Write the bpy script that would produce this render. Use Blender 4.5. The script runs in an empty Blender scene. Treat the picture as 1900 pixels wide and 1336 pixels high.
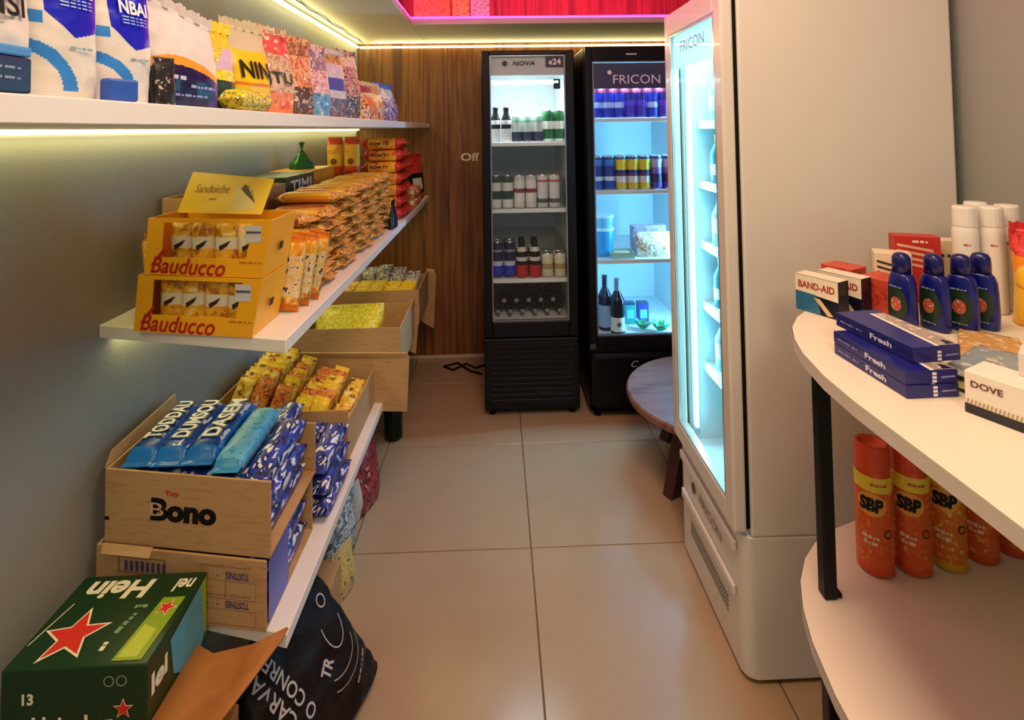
import bpy, bmesh, math, random
from mathutils import Matrix, Vector, noise
PI = math.pi
scene = bpy.context.scene
COL = scene.collection
rnd = random.Random(7)

# ------------------------------------------------------------------ camera
cam_d = bpy.data.cameras.new('camera'); cam = bpy.data.objects.new('camera', cam_d); COL.objects.link(cam)
cam_d.sensor_width = 36; cam_d.lens = 36*1005/1900; cam_d.shift_y = -465/1900; cam_d.clip_start = .02
cam.matrix_world = (Matrix.Translation((0, 0, 1.41)) @ Matrix.Rotation(-math.radians(1.7), 4, 'Z')
                    @ Matrix.Rotation(math.radians(92.0), 4, 'X') @ Matrix.Rotation(-.0145, 4, 'Z'))
scene.camera = cam
# ------------------------------------------------------------------ world + exposure
w = bpy.data.worlds.new('world'); scene.world = w; w.use_nodes = True
w.node_tree.nodes['Background'].inputs[0].default_value = (.86, .93, 1, 1)
w.node_tree.nodes['Background'].inputs[1].default_value = .38
vs = scene.view_settings
vs.view_transform = 'Standard'; vs.look = 'None'; vs.gamma = 1; vs.use_curve_mapping = False
vs.exposure = 0.35

def area(name, loc, rot, sx, sy, power, col):
    d = bpy.data.lights.new(name, 'AREA'); d.shape = 'RECTANGLE'; d.size = sx; d.size_y = sy; d.energy = power; d.color = col
    o = bpy.data.objects.new(name, d); COL.objects.link(o); o.location = loc; o.rotation_euler = rot
    return o
WARM = (1, .86, .66)
# ceiling panels over the aisle, and the led strips of shelves, cove and tray
area('ceiling_front_offscreen', (.25, .75, 2.41), (0, 0, 0), .5, .9, 16, (1, .72, .44))
area('ceiling_rear_offscreen', (.25, -.9, 2.41), (0, 0, 0), .5, .9, 20, (1, .77, .52))
area('shelf_led_light', (-.838, 1.9, 1.408), (0, math.radians(-12), 0), .012, 2.9, 1.25, (1, .86, .28))
area('shelf_led_light', (-.838, 2.3, .966), (0, math.radians(-12), 0), .012, 2.1, 1.2, (1, .86, .30))
area('cove_led_light', (.2, 3.37, 1.925), (math.radians(-122), 0, 0), 1.9, .012, 2.6, (1, .86, .36))
area('cove_led_light', (-.835, 2.67, 1.935), (0, math.radians(-20), 0), .012, 1.3, .82, (1, .84, .30))
area('cove_left_wall_offscreen', (-.835, 1.06, 1.935), (0, math.radians(-20), 0), .012, 1.9, 1.18, (1, .84, .30))
area('cove_led_light', (-.83, 2.67, 1.925), (0, math.radians(-122), 0), .012, 1.3, 1.06, (1, .86, .36))
area('cove_left_soffit_offscreen', (-.83, 1.06, 1.925), (0, math.radians(-122), 0), .012, 1.9, 1.54, (1, .86, .36))
area('tray_led_light', (-.5, 2.5, 2.02), (0, math.radians(-150), 0), .03, .45, 2.0, (1, .02, .55))
area('tray_left_offscreen', (-.5, 1.4, 2.02), (0, math.radians(-150), 0), .03, 1.75, 8.0, (1, .02, .55))
area('tray_led_light', (.3, 2.95, 2.02), (math.radians(155), 0, 0), 1.7, .03, 14, (1, .02, .30))

# ------------------------------------------------------------------ materials
def lin(c):
    if isinstance(c, str):
        c = [int(c[i:i+2], 16)/255 for i in (0, 2, 4)]
    return tuple((x/12.92 if x <= .04045 else ((x+.055)/1.055)**2.4) for x in c) + (1,)
MC = {}
def mat(hexc, rough=.5, metal=0, bump=0, bscale=40, coat=0):
    k = (hexc, rough, metal, bump, bscale, coat)
    if k in MC: return MC[k]
    m = bpy.data.materials.new('m_' + hexc); m.use_nodes = True
    b = m.node_tree.nodes['Principled BSDF']
    b.inputs['Base Color'].default_value = lin(hexc); b.inputs['Roughness'].default_value = rough; b.inputs['Metallic'].default_value = metal
    if max(lin(hexc)[:3]) < .02: b.inputs['Specular IOR Level'].default_value = .22
    if coat: b.inputs['Coat Weight'].default_value = coat
    if bump:
        nt = m.node_tree; n = nt.nodes.new('ShaderNodeTexNoise'); n.inputs['Scale'].default_value = bscale; n.inputs['Detail'].default_value = 4
        t = nt.nodes.new('ShaderNodeTexCoord'); nt.links.new(t.outputs['Object'], n.inputs['Vector'])
        p = nt.nodes.new('ShaderNodeBump'); p.inputs['Strength'].default_value = bump; p.inputs['Distance'].default_value = .01
        nt.links.new(n.outputs[0], p.inputs['Height']); nt.links.new(p.outputs[0], b.inputs['Normal'])
    MC[k] = m; return m
def pmat(cols, scale=30, rough=.35, stretch=(1, 1, 1), bump=.15, kind='noise', rand=True):
    """printed packaging: flat patches of the given colours"""
    scale *= 1.7
    k = ('p',) + tuple(cols) + (scale, rough, stretch, kind)
    if k in MC: return MC[k]
    m = bpy.data.materials.new('print_' + cols[0]); m.use_nodes = True; nt = m.node_tree
    b = nt.nodes['Principled BSDF']; b.inputs['Roughness'].default_value = rough
    t = nt.nodes.new('ShaderNodeTexCoord'); mp = nt.nodes.new('ShaderNodeMapping'); mp.inputs['Scale'].default_value = stretch
    nt.links.new(t.outputs['Object'], mp.inputs['Vector'])
    if rand:
        oi = nt.nodes.new('ShaderNodeObjectInfo'); mu = nt.nodes.new('ShaderNodeMath'); mu.operation = 'MULTIPLY'; mu.inputs[1].default_value = 7
        nt.links.new(oi.outputs['Random'], mu.inputs[0]); nt.links.new(mu.outputs[0], mp.inputs['Location'])
    if kind == 'voronoi':
        n = nt.nodes.new('ShaderNodeTexVoronoi'); n.inputs['Scale'].default_value = scale; nt.links.new(mp.outputs[0], n.inputs['Vector'])
        sep = nt.nodes.new('ShaderNodeSeparateColor'); nt.links.new(n.outputs['Color'], sep.inputs[0]); out = sep.outputs[0]
        st = [i/len(cols) for i in range(len(cols))]
    else:
        n = nt.nodes.new('ShaderNodeTexNoise'); n.inputs['Scale'].default_value = scale; n.inputs['Detail'].default_value = 3.5; n.inputs['Distortion'].default_value = .6
        nt.links.new(mp.outputs[0], n.inputs['Vector']); out = n.outputs[0]
        st = [0] + [.36 + .3*i/(len(cols)-1) for i in range(1, len(cols))] if len(cols) > 1 else [0]
        st = [0] + [.40 + .22*(i-1)/max(1, len(cols)-2) if len(cols) > 2 else .5 for i in range(1, len(cols))]
    r = nt.nodes.new('ShaderNodeValToRGB'); r.color_ramp.interpolation = 'CONSTANT'; e = r.color_ramp.elements
    while len(e) < len(cols): e.new(.5)
    for i, c in enumerate(cols):
        e[i].position = st[i]; e[i].color = lin(c)
    nt.links.new(out, r.inputs[0]); nt.links.new(r.outputs[0], b.inputs['Base Color'])
    if bump:
        n2 = nt.nodes.new('ShaderNodeTexNoise'); n2.inputs['Scale'].default_value = 60; nt.links.new(mp.outputs[0], n2.inputs['Vector'])
        p = nt.nodes.new('ShaderNodeBump'); p.inputs['Strength'].default_value = bump; p.inputs['Distance'].default_value = .01
        nt.links.new(n2.outputs[0], p.inputs['Height']); nt.links.new(p.outputs[0], b.inputs['Normal'])
    MC[k] = m; return m
def emis(hexc, s):
    k = ('e', hexc, s)
    if k in MC: return MC[k]
    m = bpy.data.materials.new('lamp_' + hexc); m.use_nodes = True; b = m.node_tree.nodes['Principled BSDF']
    b.inputs['Base Color'].default_value = lin(hexc); b.inputs['Emission Color'].default_value = lin(hexc); b.inputs['Emission Strength'].default_value = s
    MC[k] = m; return m
def grain(name, cols, scale, stretch, rough, bump=.1, dist=2.0):
    m = bpy.data.materials.new(name); m.use_nodes = True; nt = m.node_tree; b = nt.nodes['Principled BSDF']; b.inputs['Roughness'].default_value = rough
    t = nt.nodes.new('ShaderNodeTexCoord'); mp = nt.nodes.new('ShaderNodeMapping'); mp.inputs['Scale'].default_value = stretch
    n = nt.nodes.new('ShaderNodeTexNoise'); n.inputs['Scale'].default_value = scale; n.inputs['Detail'].default_value = 6; n.inputs['Distortion'].default_value = dist
    oi = nt.nodes.new('ShaderNodeObjectInfo'); mu = nt.nodes.new('ShaderNodeMath'); mu.operation = 'MULTIPLY'; mu.inputs[1].default_value = 9
    nt.links.new(oi.outputs['Random'], mu.inputs[0]); nt.links.new(mu.outputs[0], mp.inputs['Location'])
    r = nt.nodes.new('ShaderNodeValToRGB'); e = r.color_ramp.elements
    while len(e) < len(cols): e.new(.5)
    for i, c in enumerate(cols): e[i].position = .28 + .44*i/(len(cols)-1); e[i].color = lin(c)
    p = nt.nodes.new('ShaderNodeBump'); p.inputs['Strength'].default_value = bump; p.inputs['Distance'].default_value = .004
    L = nt.links.new
    L(t.outputs['Object'], mp.inputs[0]); L(mp.outputs[0], n.inputs['Vector']); L(n.outputs[0], r.inputs[0]); L(r.outputs[0], b.inputs['Base Color'])
    L(n.outputs[0], p.inputs['Height']); L(p.outputs[0], b.inputs['Normal'])
    return m
def glassmat(name, tint, rough=.02, gloss=.12):
    m = bpy.data.materials.new(name); m.use_nodes = True; nt = m.node_tree; nt.nodes.clear(); L = nt.links.new
    o = nt.nodes.new('ShaderNodeOutputMaterial'); mx = nt.nodes.new('ShaderNodeMixShader'); tr = nt.nodes.new('ShaderNodeBsdfTransparent'); g = nt.nodes.new('ShaderNodeBsdfGlossy')
    tr.inputs[0].default_value = lin(tint); g.inputs['Roughness'].default_value = rough; mx.inputs[0].default_value = gloss
    L(tr.outputs[0], mx.inputs[1]); L(g.outputs[0], mx.inputs[2]); L(mx.outputs[0], o.inputs[0]); return m

WHITE = mat('e9e6e0', .35); BLACK = mat('0b0b0d', .35); DARK = mat('17161a', .4)
M_wall = mat('989a96', .62, bump=.06, bscale=90)
M_ceil = mat('c9c0ae', .7, bump=.04)
M_shelf = mat('e9e6e0', .38)
M_wood = grain('walnut_veneer', ['4a2a10', '71431d', '8f5c2c', '60381a'], 3.0, (8, 8, .3), .45, .04, 1.4)
M_tile = grain('beige_porcelain', ['a78c6c', 'ae9474', 'a98f70'], 3, (1, 1, 1), .2, .01, .4)
M_grout = mat('6b5b49', .9)
M_card = grain('kraft_card', ['b08a5c', 'bd976a', 'a98253'], 14, (1, 1, 6), .75, .08, .3)
M_card2 = M_card
M_glass = glassmat('door_glass', 'f6fbfb', .02, .02)
M_led = emis('ffeeaa', 5)
M_coolled = emis('d9f6ff', 9)

# ------------------------------------------------------------------ mesh helpers
def link(o, parent=None):
    COL.objects.link(o)
    if parent is not None: o.parent = parent
    return o
def mk(name, vf, mats, parent=None, loc=(0, 0, 0), rot=(0, 0, 0), idx=None, smooth=False):
    me = bpy.data.meshes.new(name)
    if isinstance(vf, bpy.types.Mesh): me = vf
    else:
        me.from_pydata([tuple(v) for v in vf[0]], [], vf[1])
        if not isinstance(mats, (list, tuple)): mats = [mats]
        for m in mats: me.materials.append(m)
        if idx: me.polygons.foreach_set('material_index', idx)
        if smooth: me.polygons.foreach_set('use_smooth', [True]*len(me.polygons))
    o = bpy.data.objects.new(name, me); o.location = loc; o.rotation_euler = rot
    return link(o, parent)
def tag(o, label=None, cat=None, group=None, kind=None):
    if label: o['label'] = label
    if cat: o['category'] = cat
    if group: o['group'] = group
    if kind: o['kind'] = kind
    return o
def empty(name, loc, rz=0):
    o = bpy.data.objects.new(name, None); o.empty_display_size = .05; o.location = loc; o.rotation_euler = (0, 0, rz); return link(o)
def dup(o, loc=None, rot=None, parent=None):
    c = o.copy(); COL.objects.link(c); c.parent = parent
    if loc is not None: c.location = loc
    if rot is not None: c.rotation_euler = rot
    for ch in list(o.children): dup(ch, parent=c)
    return c
def cat_vf(*parts):
    V, F = [], []
    for v, f in parts:
        n = len(V); V += list(v); F += [tuple(i+n for i in q) for q in f]
    return V, F
def bx(x0, x1, y0, y1, z0, z1):
    v = [(x0, y0, z0), (x1, y0, z0), (x1, y1, z0), (x0, y1, z0), (x0, y0, z1), (x1, y0, z1), (x1, y1, z1), (x0, y1, z1)]
    return v, [(0, 3, 2, 1), (4, 5, 6, 7), (0, 1, 5, 4), (1, 2, 6, 5), (2, 3, 7, 6), (3, 0, 4, 7)]
def bev(vf, r=.002, seg=2):
    bm = bmesh.new(); vs_ = [bm.verts.new(v) for v in vf[0]]
    for f in vf[1]: bm.faces.new([vs_[i] for i in f])
    bmesh.ops.bevel(bm, geom=list(bm.edges), offset=r, segments=seg, affect='EDGES', profile=.5)
    bm.verts.index_update(); out = ([v.co[:] for v in bm.verts], [tuple(v.index for v in f.verts) for f in bm.faces]); bm.free(); return out
def bbx(x0, x1, y0, y1, z0, z1, r=.002, seg=2): return bev(bx(x0, x1, y0, y1, z0, z1), r, seg)
def lathe(prof, n=20, cx=0, cy=0):
    V, F = [], []
    for r, z in prof:
        for i in range(n):
            a = 2*PI*i/n; V.append((cx+r*math.cos(a), cy+r*math.sin(a), z))
    for k in range(len(prof)-1):
        for i in range(n):
            j = (i+1) % n; F.append((k*n+i, k*n+j, (k+1)*n+j, (k+1)*n+i))
    F.append(tuple(range(n-1, -1, -1))); F.append(tuple((len(prof)-1)*n+i for i in range(n)))
    return V, F
def prism(poly, z0, z1):
    n = len(poly); V = [(x, y, z0) for x, y in poly] + [(x, y, z1) for x, y in poly]
    return V, [tuple(range(n-1, -1, -1)), tuple(range(n, 2*n))] + [(i, (i+1) % n, n+(i+1) % n, n+i) for i in range(n)]
def plate(quad, t):
    """thick plate from four 3-D corners"""
    q = [Vector(p) for p in quad]; nrm = (q[1]-q[0]).cross(q[3]-q[0]).normalized()*t
    V = [tuple(p) for p in q] + [tuple(p-nrm) for p in q]
    return V, [(0, 1, 2, 3), (7, 6, 5, 4), (0, 4, 5, 1), (1, 5, 6, 2), (2, 6, 7, 3), (3, 7, 4, 0)]
def tube(pts, r, n=8):
    V, F = [], []
    P = [Vector(p) for p in pts]
    for k, p in enumerate(P):
        d = (P[min(k+1, len(P)-1)]-P[max(k-1, 0)]).normalized(); a = d.orthogonal().normalized(); b = d.cross(a)
        if k and (a.dot(pa) < 0): a = -a; b = -b
        if k: a = (pa - d*pa.dot(d)).normalized(); b = d.cross(a)
        pa = a
        for i in range(n): V.append(tuple(p + r*(a*math.cos(2*PI*i/n)+b*math.sin(2*PI*i/n))))
    for k in range(len(P)-1):
        for i in range(n):
            j = (i+1) % n; F.append((k*n+i, k*n+j, (k+1)*n+j, (k+1)*n+i))
    F += [tuple(range(n-1, -1, -1)), tuple((len(P)-1)*n+i for i in range(n))]
    return V, F
TXT = {}
def text_vf(s, size, shear=0.0, bold=0.0):
    k = (s, shear, bold)
    if k not in TXT:
        c = bpy.data.curves.new('t', 'FONT'); c.body = s; c.size = 1; c.align_x = 'CENTER'; c.align_y = 'CENTER'; c.shear = shear; c.offset = bold; c.resolution_u = 3
        o = bpy.data.objects.new('t', c); COL.objects.link(o)
        me = bpy.data.meshes.new_from_object(o)
        V = [(v.co.x, v.co.y) for v in me.vertices]; F = [tuple(p.vertices) for p in me.polygons]
        bpy.data.objects.remove(o); bpy.data.curves.remove(c); bpy.data.meshes.remove(me)
        if V:
            xs = [v[0] for v in V]; ys = [v[1] for v in V]; cx = (min(xs)+max(xs))/2; cy = (min(ys)+max(ys))/2
            V = [(x-cx, y-cy) for x, y in V]
        TXT[k] = (V, F)
    V, F = TXT[k]
    return [(x*size, y*size) for x, y in V], F
def strokes(s, width, height):
    V, F, x = [], [], 0
    for ch in s:
        wd = {'m': .8, 'n': .5, 'r': .3, 's': .4}.get(ch, .5)
        if ch != ' ':
            n = len(V); V += [(x, -.5), (x+wd, -.5), (x+wd, .5 if ch in 'mn' else .25), (x, .5 if ch in 'mn' else .25)]; F.append((n, n+1, n+2, n+3))
        x += wd+.16
    k = width/max(.1, x-.16); h = height or k*.6
    return [((a-(x-.16)/2)*k, b*h*.55) for a, b in V], F
def fit_text(s, width, shear=0, bold=0, height=None):
    if set(s) <= set('mnrs '): return strokes(s, width, height)
    V, F = text_vf(s, 1, shear, bold); xs = [v[0] for v in V]; ys = [v[1] for v in V]
    k = width/(max(xs)-min(xs)); ky = k if height is None else height/(max(ys)-min(ys))
    return [(x*k, y*ky) for x, y in V], F
def put_text(parent, s, width, m, origin, ux, uy, shear=0, bold=0, height=None, name='lettering', off=.0008):
    """flat lettering on a plane given by origin and in-plane axes (local to parent)"""
    V, F = fit_text(s, width, shear, bold, height); O, X, Y = Vector(origin), Vector(ux).normalized(), Vector(uy).normalized(); N = X.cross(Y)
    return mk(name, ([O+X*x+Y*y+N*off for x, y in V], F), m, parent)
def surf_text(parent, s, width, m, cx, cz, fn, shear=0, bold=0, height=None, name='lettering'):
    V, F = fit_text(s, width, shear, bold, height)
    return mk(name, ([fn(cx+x, cz+y) for x, y in V], F), m, parent)
def disc(fn, cx, cz, rx, rz_, n=20, m=4):
    V = [fn(cx, cz)]; F = []
    for k in range(1, m+1):
        V += [fn(cx+rx*k/m*math.cos(2*PI*i/n), cz+rz_*k/m*math.sin(2*PI*i/n)) for i in range(n)]
    F += [(0, 1+i, 1+(i+1) % n) for i in range(n)]
    for k in range(m-1): F += [(1+k*n+i, 1+(k+1)*n+i, 1+(k+1)*n+(i+1) % n, 1+k*n+(i+1) % n) for i in range(n)]
    return V, F
def star(r, cx=0, cy=0, a0=PI/2, ri=.42):
    return [(cx+(r if i % 2 == 0 else r*ri)*math.cos(a0+i*PI/5), cy+(r if i % 2 == 0 else r*ri)*math.sin(a0+i*PI/5)) for i in range(10)]
def decal(parent, poly, m, origin, ux, uy, off=.0008, name='print'):
    O, X, Y = Vector(origin), Vector(ux).normalized(), Vector(uy).normalized(); N = X.cross(Y)
    return mk(name, ([O+X*x+Y*y+N*off for x, y in poly], [tuple(range(len(poly)))]), m, parent)
def sp(c, e): return math.copysign(abs(c)**e, c)
# standing bag: width along x, front faces -y
PP = 2/.62
def bagD(v, base=.8):
    if v < .3: return base + (1-base)*math.sin(v/.3*PI/2)
    if v < .93: return 1 - .93*((v-.3)/.63)**1.5
    return .07 - .03*(v-.93)/.07
def bagu(i, na):
    hf = na/2; f = i/hf if i <= hf else (i-hf)/hf; c = .45*math.cos(PI*f)+.55*(1-2*f)
    return (max(-1, min(1, c)), 1) if i <= hf else (max(-1, min(1, -c)), -1)
def pouch_vf(w, d, h, seed=0, nz=26, na=36, wr=.004, lean=0, taper=0, base=.8):
    V, F, UV = [], [], []
    for k in range(nz+1):
        v = k/nz; D = d*bagD(v, base)/2; W = w*(.94+.06*min(1, abs(v-.4)*2.4))*(1-taper*v)/2
        for i in range(na):
            u_, sd = bagu(i, na); x = W*u_; y = sd*D*(1-abs(u_)**PP)**(1/PP); z = v*h
            q = noise.noise_vector(Vector((x*22+seed*3.1, y*9+seed, z*22)))*wr*(1 if 0 < k else 0)
            q2 = noise.noise_vector(Vector((x*60+seed*1.7, y*20, z*60+seed)))*wr*.4*(1 if 0 < k else 0)
            V.append((x+q.x*.4, y+(q.y+q2.y)*(1 if v < .92 else .6), z+q.z*.5*(1 if v < .95 else 0)+lean*x*v))
    for k in range(nz):
        for i in range(na):
            j = (i+1) % na; F.append((k*na+i, k*na+j, (k+1)*na+j, (k+1)*na+i))
            u_, sd = bagu(i+.5, na); UV.append((u_, (k+.5)/nz, sd < 0))
    F.append(tuple(range(na-1, -1, -1))); UV.append((0, 0, False))
    F.append(tuple(nz*na+i for i in range(na))); UV.append((0, 1, False))
    return V, F, UV
def bag_fn(w, d, h, off=.0035, lean=0, taper=0, base=.8):
    def fn(x, z):
        v = max(0, min(1, z/h)); W = w*(.94+.06*min(1, abs(v-.4)*2.4))*(1-taper*v)/2; D = d*bagD(v, base)/2
        t = min(.995, abs(x/W)); return (x, -D*(1-t**PP)**(1/PP)-off, z+lean*x*v)
    return fn
def bag(name, w, d, h, loc, rz, mats, paint, label, cat='bag', group=None, seed=1, seal=None, lean=0, taper=0, tilt=0, wr=.004, roll=0, nz=26, na=36):
    V, F, UV = pouch_vf(w, d, h, seed, nz, na, wr, lean, taper)
    o = mk(name, (V, F), mats, None, loc, (tilt, roll, rz), [paint(u, v) if f or True else 0 for u, v, f in UV], True)
    tag(o, label, cat, group)
    if seal is not None:
        n = 24; SV, SF = [], []
        W = w*(1-taper)*1.0/2
        for i in range(n+1):
            x = -W+2*W*i/n; dz = .002*(-1)**i; y = .0035*math.sin(i*1.3+seed)
            for zz in (h-.004, h+.014+dz):
                SV += [(x, y-.001, zz+lean*x), (x, y+.001, zz+lean*x)]
        for i in range(n):
            b = i*4; c = b+4
            SF += [(b, c, c+2, b+2), (b+1, b+3, c+3, c+1), (b+2, c+2, c+3, b+3), (b, b+1, c+1, c)]
        SF += [(0, 2, 3, 1), (n*4, n*4+1, n*4+3, n*4+2)]
        mk('top_seal', (SV, SF), seal, o)
    return o
# flow-wrapped pack: length along x, lies on z=0
def pack_vf(l, wd, h, seed=0, nx=16, na=16, wr=.0015, e=.6):
    V, F, UV = [], [], []
    ts = [0, .035, .07, .1, .14, .19] + [.19+.62*i/(nx-8) for i in range(1, nx-8)] + [.81, .86, .9, .93, .965, 1]
    for k, t in enumerate(ts):
        s = min(t, 1-t); f = 1 if s > .15 else (.05 if s < .07 else .05+.95*((s-.07)/.08)**.55)
        H = max(h*f, .0016)/2; W = wd/2*(1 if s > .1 else .97)
        for i in range(na):
            a = 2*PI*i/na; y = W*sp(math.cos(a), e); z = H*sp(math.sin(a), e)
            q = noise.noise(Vector((t*9+seed, y*40, z*40+seed*2)))*wr*(1 if f > .5 else .3)
            V.append(((t-.5)*l, y+q*.6, h/2+z+q*.8 + (0 if f > .3 else .0012*math.sin(i*2.0))))
    for k in range(len(ts)-1):
        for i in range(na):
            j = (i+1) % na; F.append((k*na+i, (k+1)*na+i, (k+1)*na+j, k*na+j)); UV.append(((ts[k]+ts[k+1])/2, 2*PI*(i+.5)/na))
    F += [tuple(range(na)), tuple((len(ts)-1)*na+i for i in range(na-1, -1, -1))]; UV += [(0, 0), (1, 0)]
    return V, F, UV
def pack_mesh(name, l, wd, h, mats, paint, seed=0, **k):
    V, F, UV = pack_vf(l, wd, h, seed, **k)
    me = bpy.data.meshes.new(name); me.from_pydata(V, [], F)
    for m in mats: me.materials.append(m)
    me.polygons.foreach_set('material_index', [paint(t, a) for t, a in UV]); me.polygons.foreach_set('use_smooth', [True]*len(F))
    return me
def skew(t, k):
    """cartons pushed out of square: slide every vertex along y with x"""
    M_ = Matrix.Identity(4); M_[1][0] = k
    for o in ([t] if t.type == 'MESH' else []) + list(t.children):
        if o.type == 'MESH': o.data.transform(M_)
def inst(name, me, loc, rot, label, cat, group=None):
    o = bpy.data.objects.new(name, me); o.location = loc; o.rotation_euler = rot; link(o); return tag(o, label, cat, group)

# ================================================================== setting
XL, XR, YB, YF, ZC, ZS = -.86, 1.24, 3.42, -2.4, 2.42, 1.95
fl = tag(mk('floor', bx(XL, XR, YF, YB, -.06, -.004), M_grout), kind='structure')
xs = [XL] + [x for x in (.098-.6*k for k in range(4, -4, -1)) if XL < x < XR] + [XR]
ys = [YF] + [y for y in (1.87-.6*k for k in range(12, -6, -1)) if YF < y < YB] + [YB]
TM = {}
for i in range(len(xs)-1):
    for j in range(len(ys)-1):
        a, b = round(xs[i+1]-xs[i]-.004, 4), round(ys[j+1]-ys[j]-.004, 4)
        if (a, b) not in TM:
            TM[a, b] = None
            o = mk('tile', bbx(-a/2, a/2, -b/2, b/2, -.006, 0, .0012, 1), M_tile, fl); TM[a, b] = o.data
        else:
            o = bpy.data.objects.new('tile', TM[a, b]); link(o, fl)
        o.location = ((xs[i]+xs[i+1])/2, (ys[j]+ys[j+1])/2, 0)
tag(mk('wall_left', bx(XL-.1, XL, YF, YB, -.06, ZC), M_wall), kind='structure')
tag(mk('wall_right', bx(XR, XR+.1, YF, YB, -.06, ZC), M_wall), kind='structure')
wb = tag(mk('wall_back', bx(XL-.1, XR+.1, YB, YB+.1, -.06, ZC), M_wood), kind='structure')
px = [XL+.002, -.545, -.30, .0, .3, .6, .9, XR]
for a, b in zip(px, px[1:]):
    mk('wood_panel', bbx(a+.0008, b-.0008, YB-.018, YB-.0005, .0, ZC-.001, .0012, 1), M_wood, wb)
tag(mk('baseboard_back', bbx(XL+.001, XR-.001, YB-.026, YB-.0185, .0005, .022, .002, 1), mat('c9b79d', .5)), kind='structure')
tag(mk('ceiling', bx(XL-.1, XR+.1, YF, YB+.1, ZC, ZC+.06), M_ceil), kind='structure')
# lowered gypsum soffit along the left wall and the back wall
sf = tag(mk('trim_1', cat_vf(bbx(XL+.001, -.43, YF, YB-.02, ZS, ZS+.03, .003, 1), bbx(-.43, XR-.001, 2.78, YB-.02, ZS, ZS+.03, .003, 1)), M_ceil), kind='structure')
tag(mk('trim_2', bbx(XL+.016, XR-.002, YB-.034, YB-.0185, ZS-.028, ZS-.017, .002, 1), M_led, None), kind='structure')
tag(mk('trim_3', bbx(XL+.001, XL+.014, .2, YB-.04, ZS-.028, ZS-.017, .002, 1), M_led, None), kind='structure')
tag(mk('trim_4', cat_vf(bbx(-.445, -.433, .2, 2.80, ZS+.0305, ZS+.042, .002, 1), bbx(-.43, XR-.01, 2.785, 2.797, ZS+.0305, ZS+.042, .002, 1)), emis('ff3fc0', 4)), kind='structure')
cab = mk('led_cable', tube([(XL+.05+.004*math.sin(i*1.9), .6+i*.094, ZS-.004-.002*(i % 2)) for i in range(30)], .003, 6), BLACK)
tag(cab, 'thin black cable running along the ceiling cove light strip', 'cable')

# ================================================================== wall shelves
def shelf(ztop, y0l, y0r, label):
    th = .027; poly = [(XL+.001, y0l), (-.42, y0r), (-.42, YB-.021), (XL+.001, YB-.021)]
    t = tag(mk('wall_shelf', bev(prism(poly, ztop-th, ztop), .0015, 1), M_shelf), label, 'shelf')
    return t
ZT, ZM, ZL = 1.447, 1.0, .433
s1 = shelf(ZT, .20, .20, 'long white wall shelf carrying bags, highest of the three')
s2 = shelf(ZM, 1.205, 1.095, 'white wall shelf carrying yellow wafer displays, middle of three')
s3 = shelf(ZL, 1.215, 1.10, 'white wall shelf carrying open cardboard cartons, lowest of three')
mk('led_strip', bbx(XL+.004, XL+.016, .35, YB-.05, ZT-.036, ZT-.0275, .001, 1), M_led, s1)
mk('led_strip', bbx(XL+.004, XL+.016, 1.26, YB-.05, ZM-.036, ZM-.0275, .001, 1), M_led, s2)
mk('end_cap', bbx(-.4195, -.414, YB-.045, YB-.024, ZT-.024, ZT-.003, .001, 1), mat('d8d0d0', .3), s1)

# ================================================================== refrigerators
def fridge(name, x0, x1, yf, yb, h, glass, label, frame, inner, shelves, base_z, front='-y'):
    """upright display fridge facing -y: parts cabinet, liner, door frame, glass, shelves"""
    t = empty(name, ((x0+x1)/2, yf, 0)); tag(t, label, 'fridge')
    W = (x1-x0)/2; D = yb-yf; gx0, gx1, gz0, gz1 = glass
    gx0 -= (x0+x1)/2; gx1 -= (x0+x1)/2
    mk('cabinet', cat_vf(bbx(-W, -W+.03, .045, D, .03, h, .006), bbx(W-.03, W, .045, D, .03, h, .006), bbx(-W+.03, W-.03, D-.03, D, .03, h, .004),
                         bbx(-W+.03, W-.03, .045, D-.03, h-.035, h, .004), bbx(-W+.03, W-.03, .045, D-.03, .03, base_z, .004)), frame, t)
    mk('liner', cat_vf(bx(-W+.0305, -W+.036, .046, D-.0305, base_z+.001, h-.036), bx(W-.036, W-.0305, .046, D-.0305, base_z+.001, h-.036),
                       bx(-W+.036, W-.036, D-.036, D-.0305, base_z+.001, h-.036), bx(-W+.036, W-.036, .046, D-.036, h-.041, h-.036), bx(-W+.036, W-.036, .046, D-.036, base_z+.001, base_z+.008)), inner, t)
    dz0 = gz0-.075
    df = mk('door_frame', cat_vf(bbx(-W+.002, gx0, 0, .04, dz0, h-.002, .005), bbx(gx1, W-.002, 0, .04, dz0, h-.002, .005), bbx(gx0, gx1, 0, .04, gz1, h-.002, .005), bbx(gx0, gx1, 0, .04, dz0, gz0, .005)), frame, t)
    mk('glass_pane', bx(gx0+.0005, gx1-.0005, .012, .018, gz0+.0005, gz1-.0005), M_glass, t)
    tr = mat('8d8f9c', .25, .7)
    mk('glass_trim', cat_vf(bx(gx0, gx0+.006, .004, .0115, gz0, gz1), bx(gx1-.006, gx1, .004, .0115, gz0, gz1), bx(gx0+.006, gx1-.006, .004, .0115, gz0, gz0+.006), bx(gx0+.006, gx1-.006, .004, .0115, gz1-.006, gz1)), tr, t)
    for z in shelves:
        s = mk('shelf', bbx(-W+.038, W-.038, .07, D-.045, z-.012, z, .002, 1), inner, t)
        mk('price_rail', bbx(-W+.038, W-.038, .062, .0695, z-.018, z+.002, .001, 1), mat('ebecec', .3), s)
    return t, W, D
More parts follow.
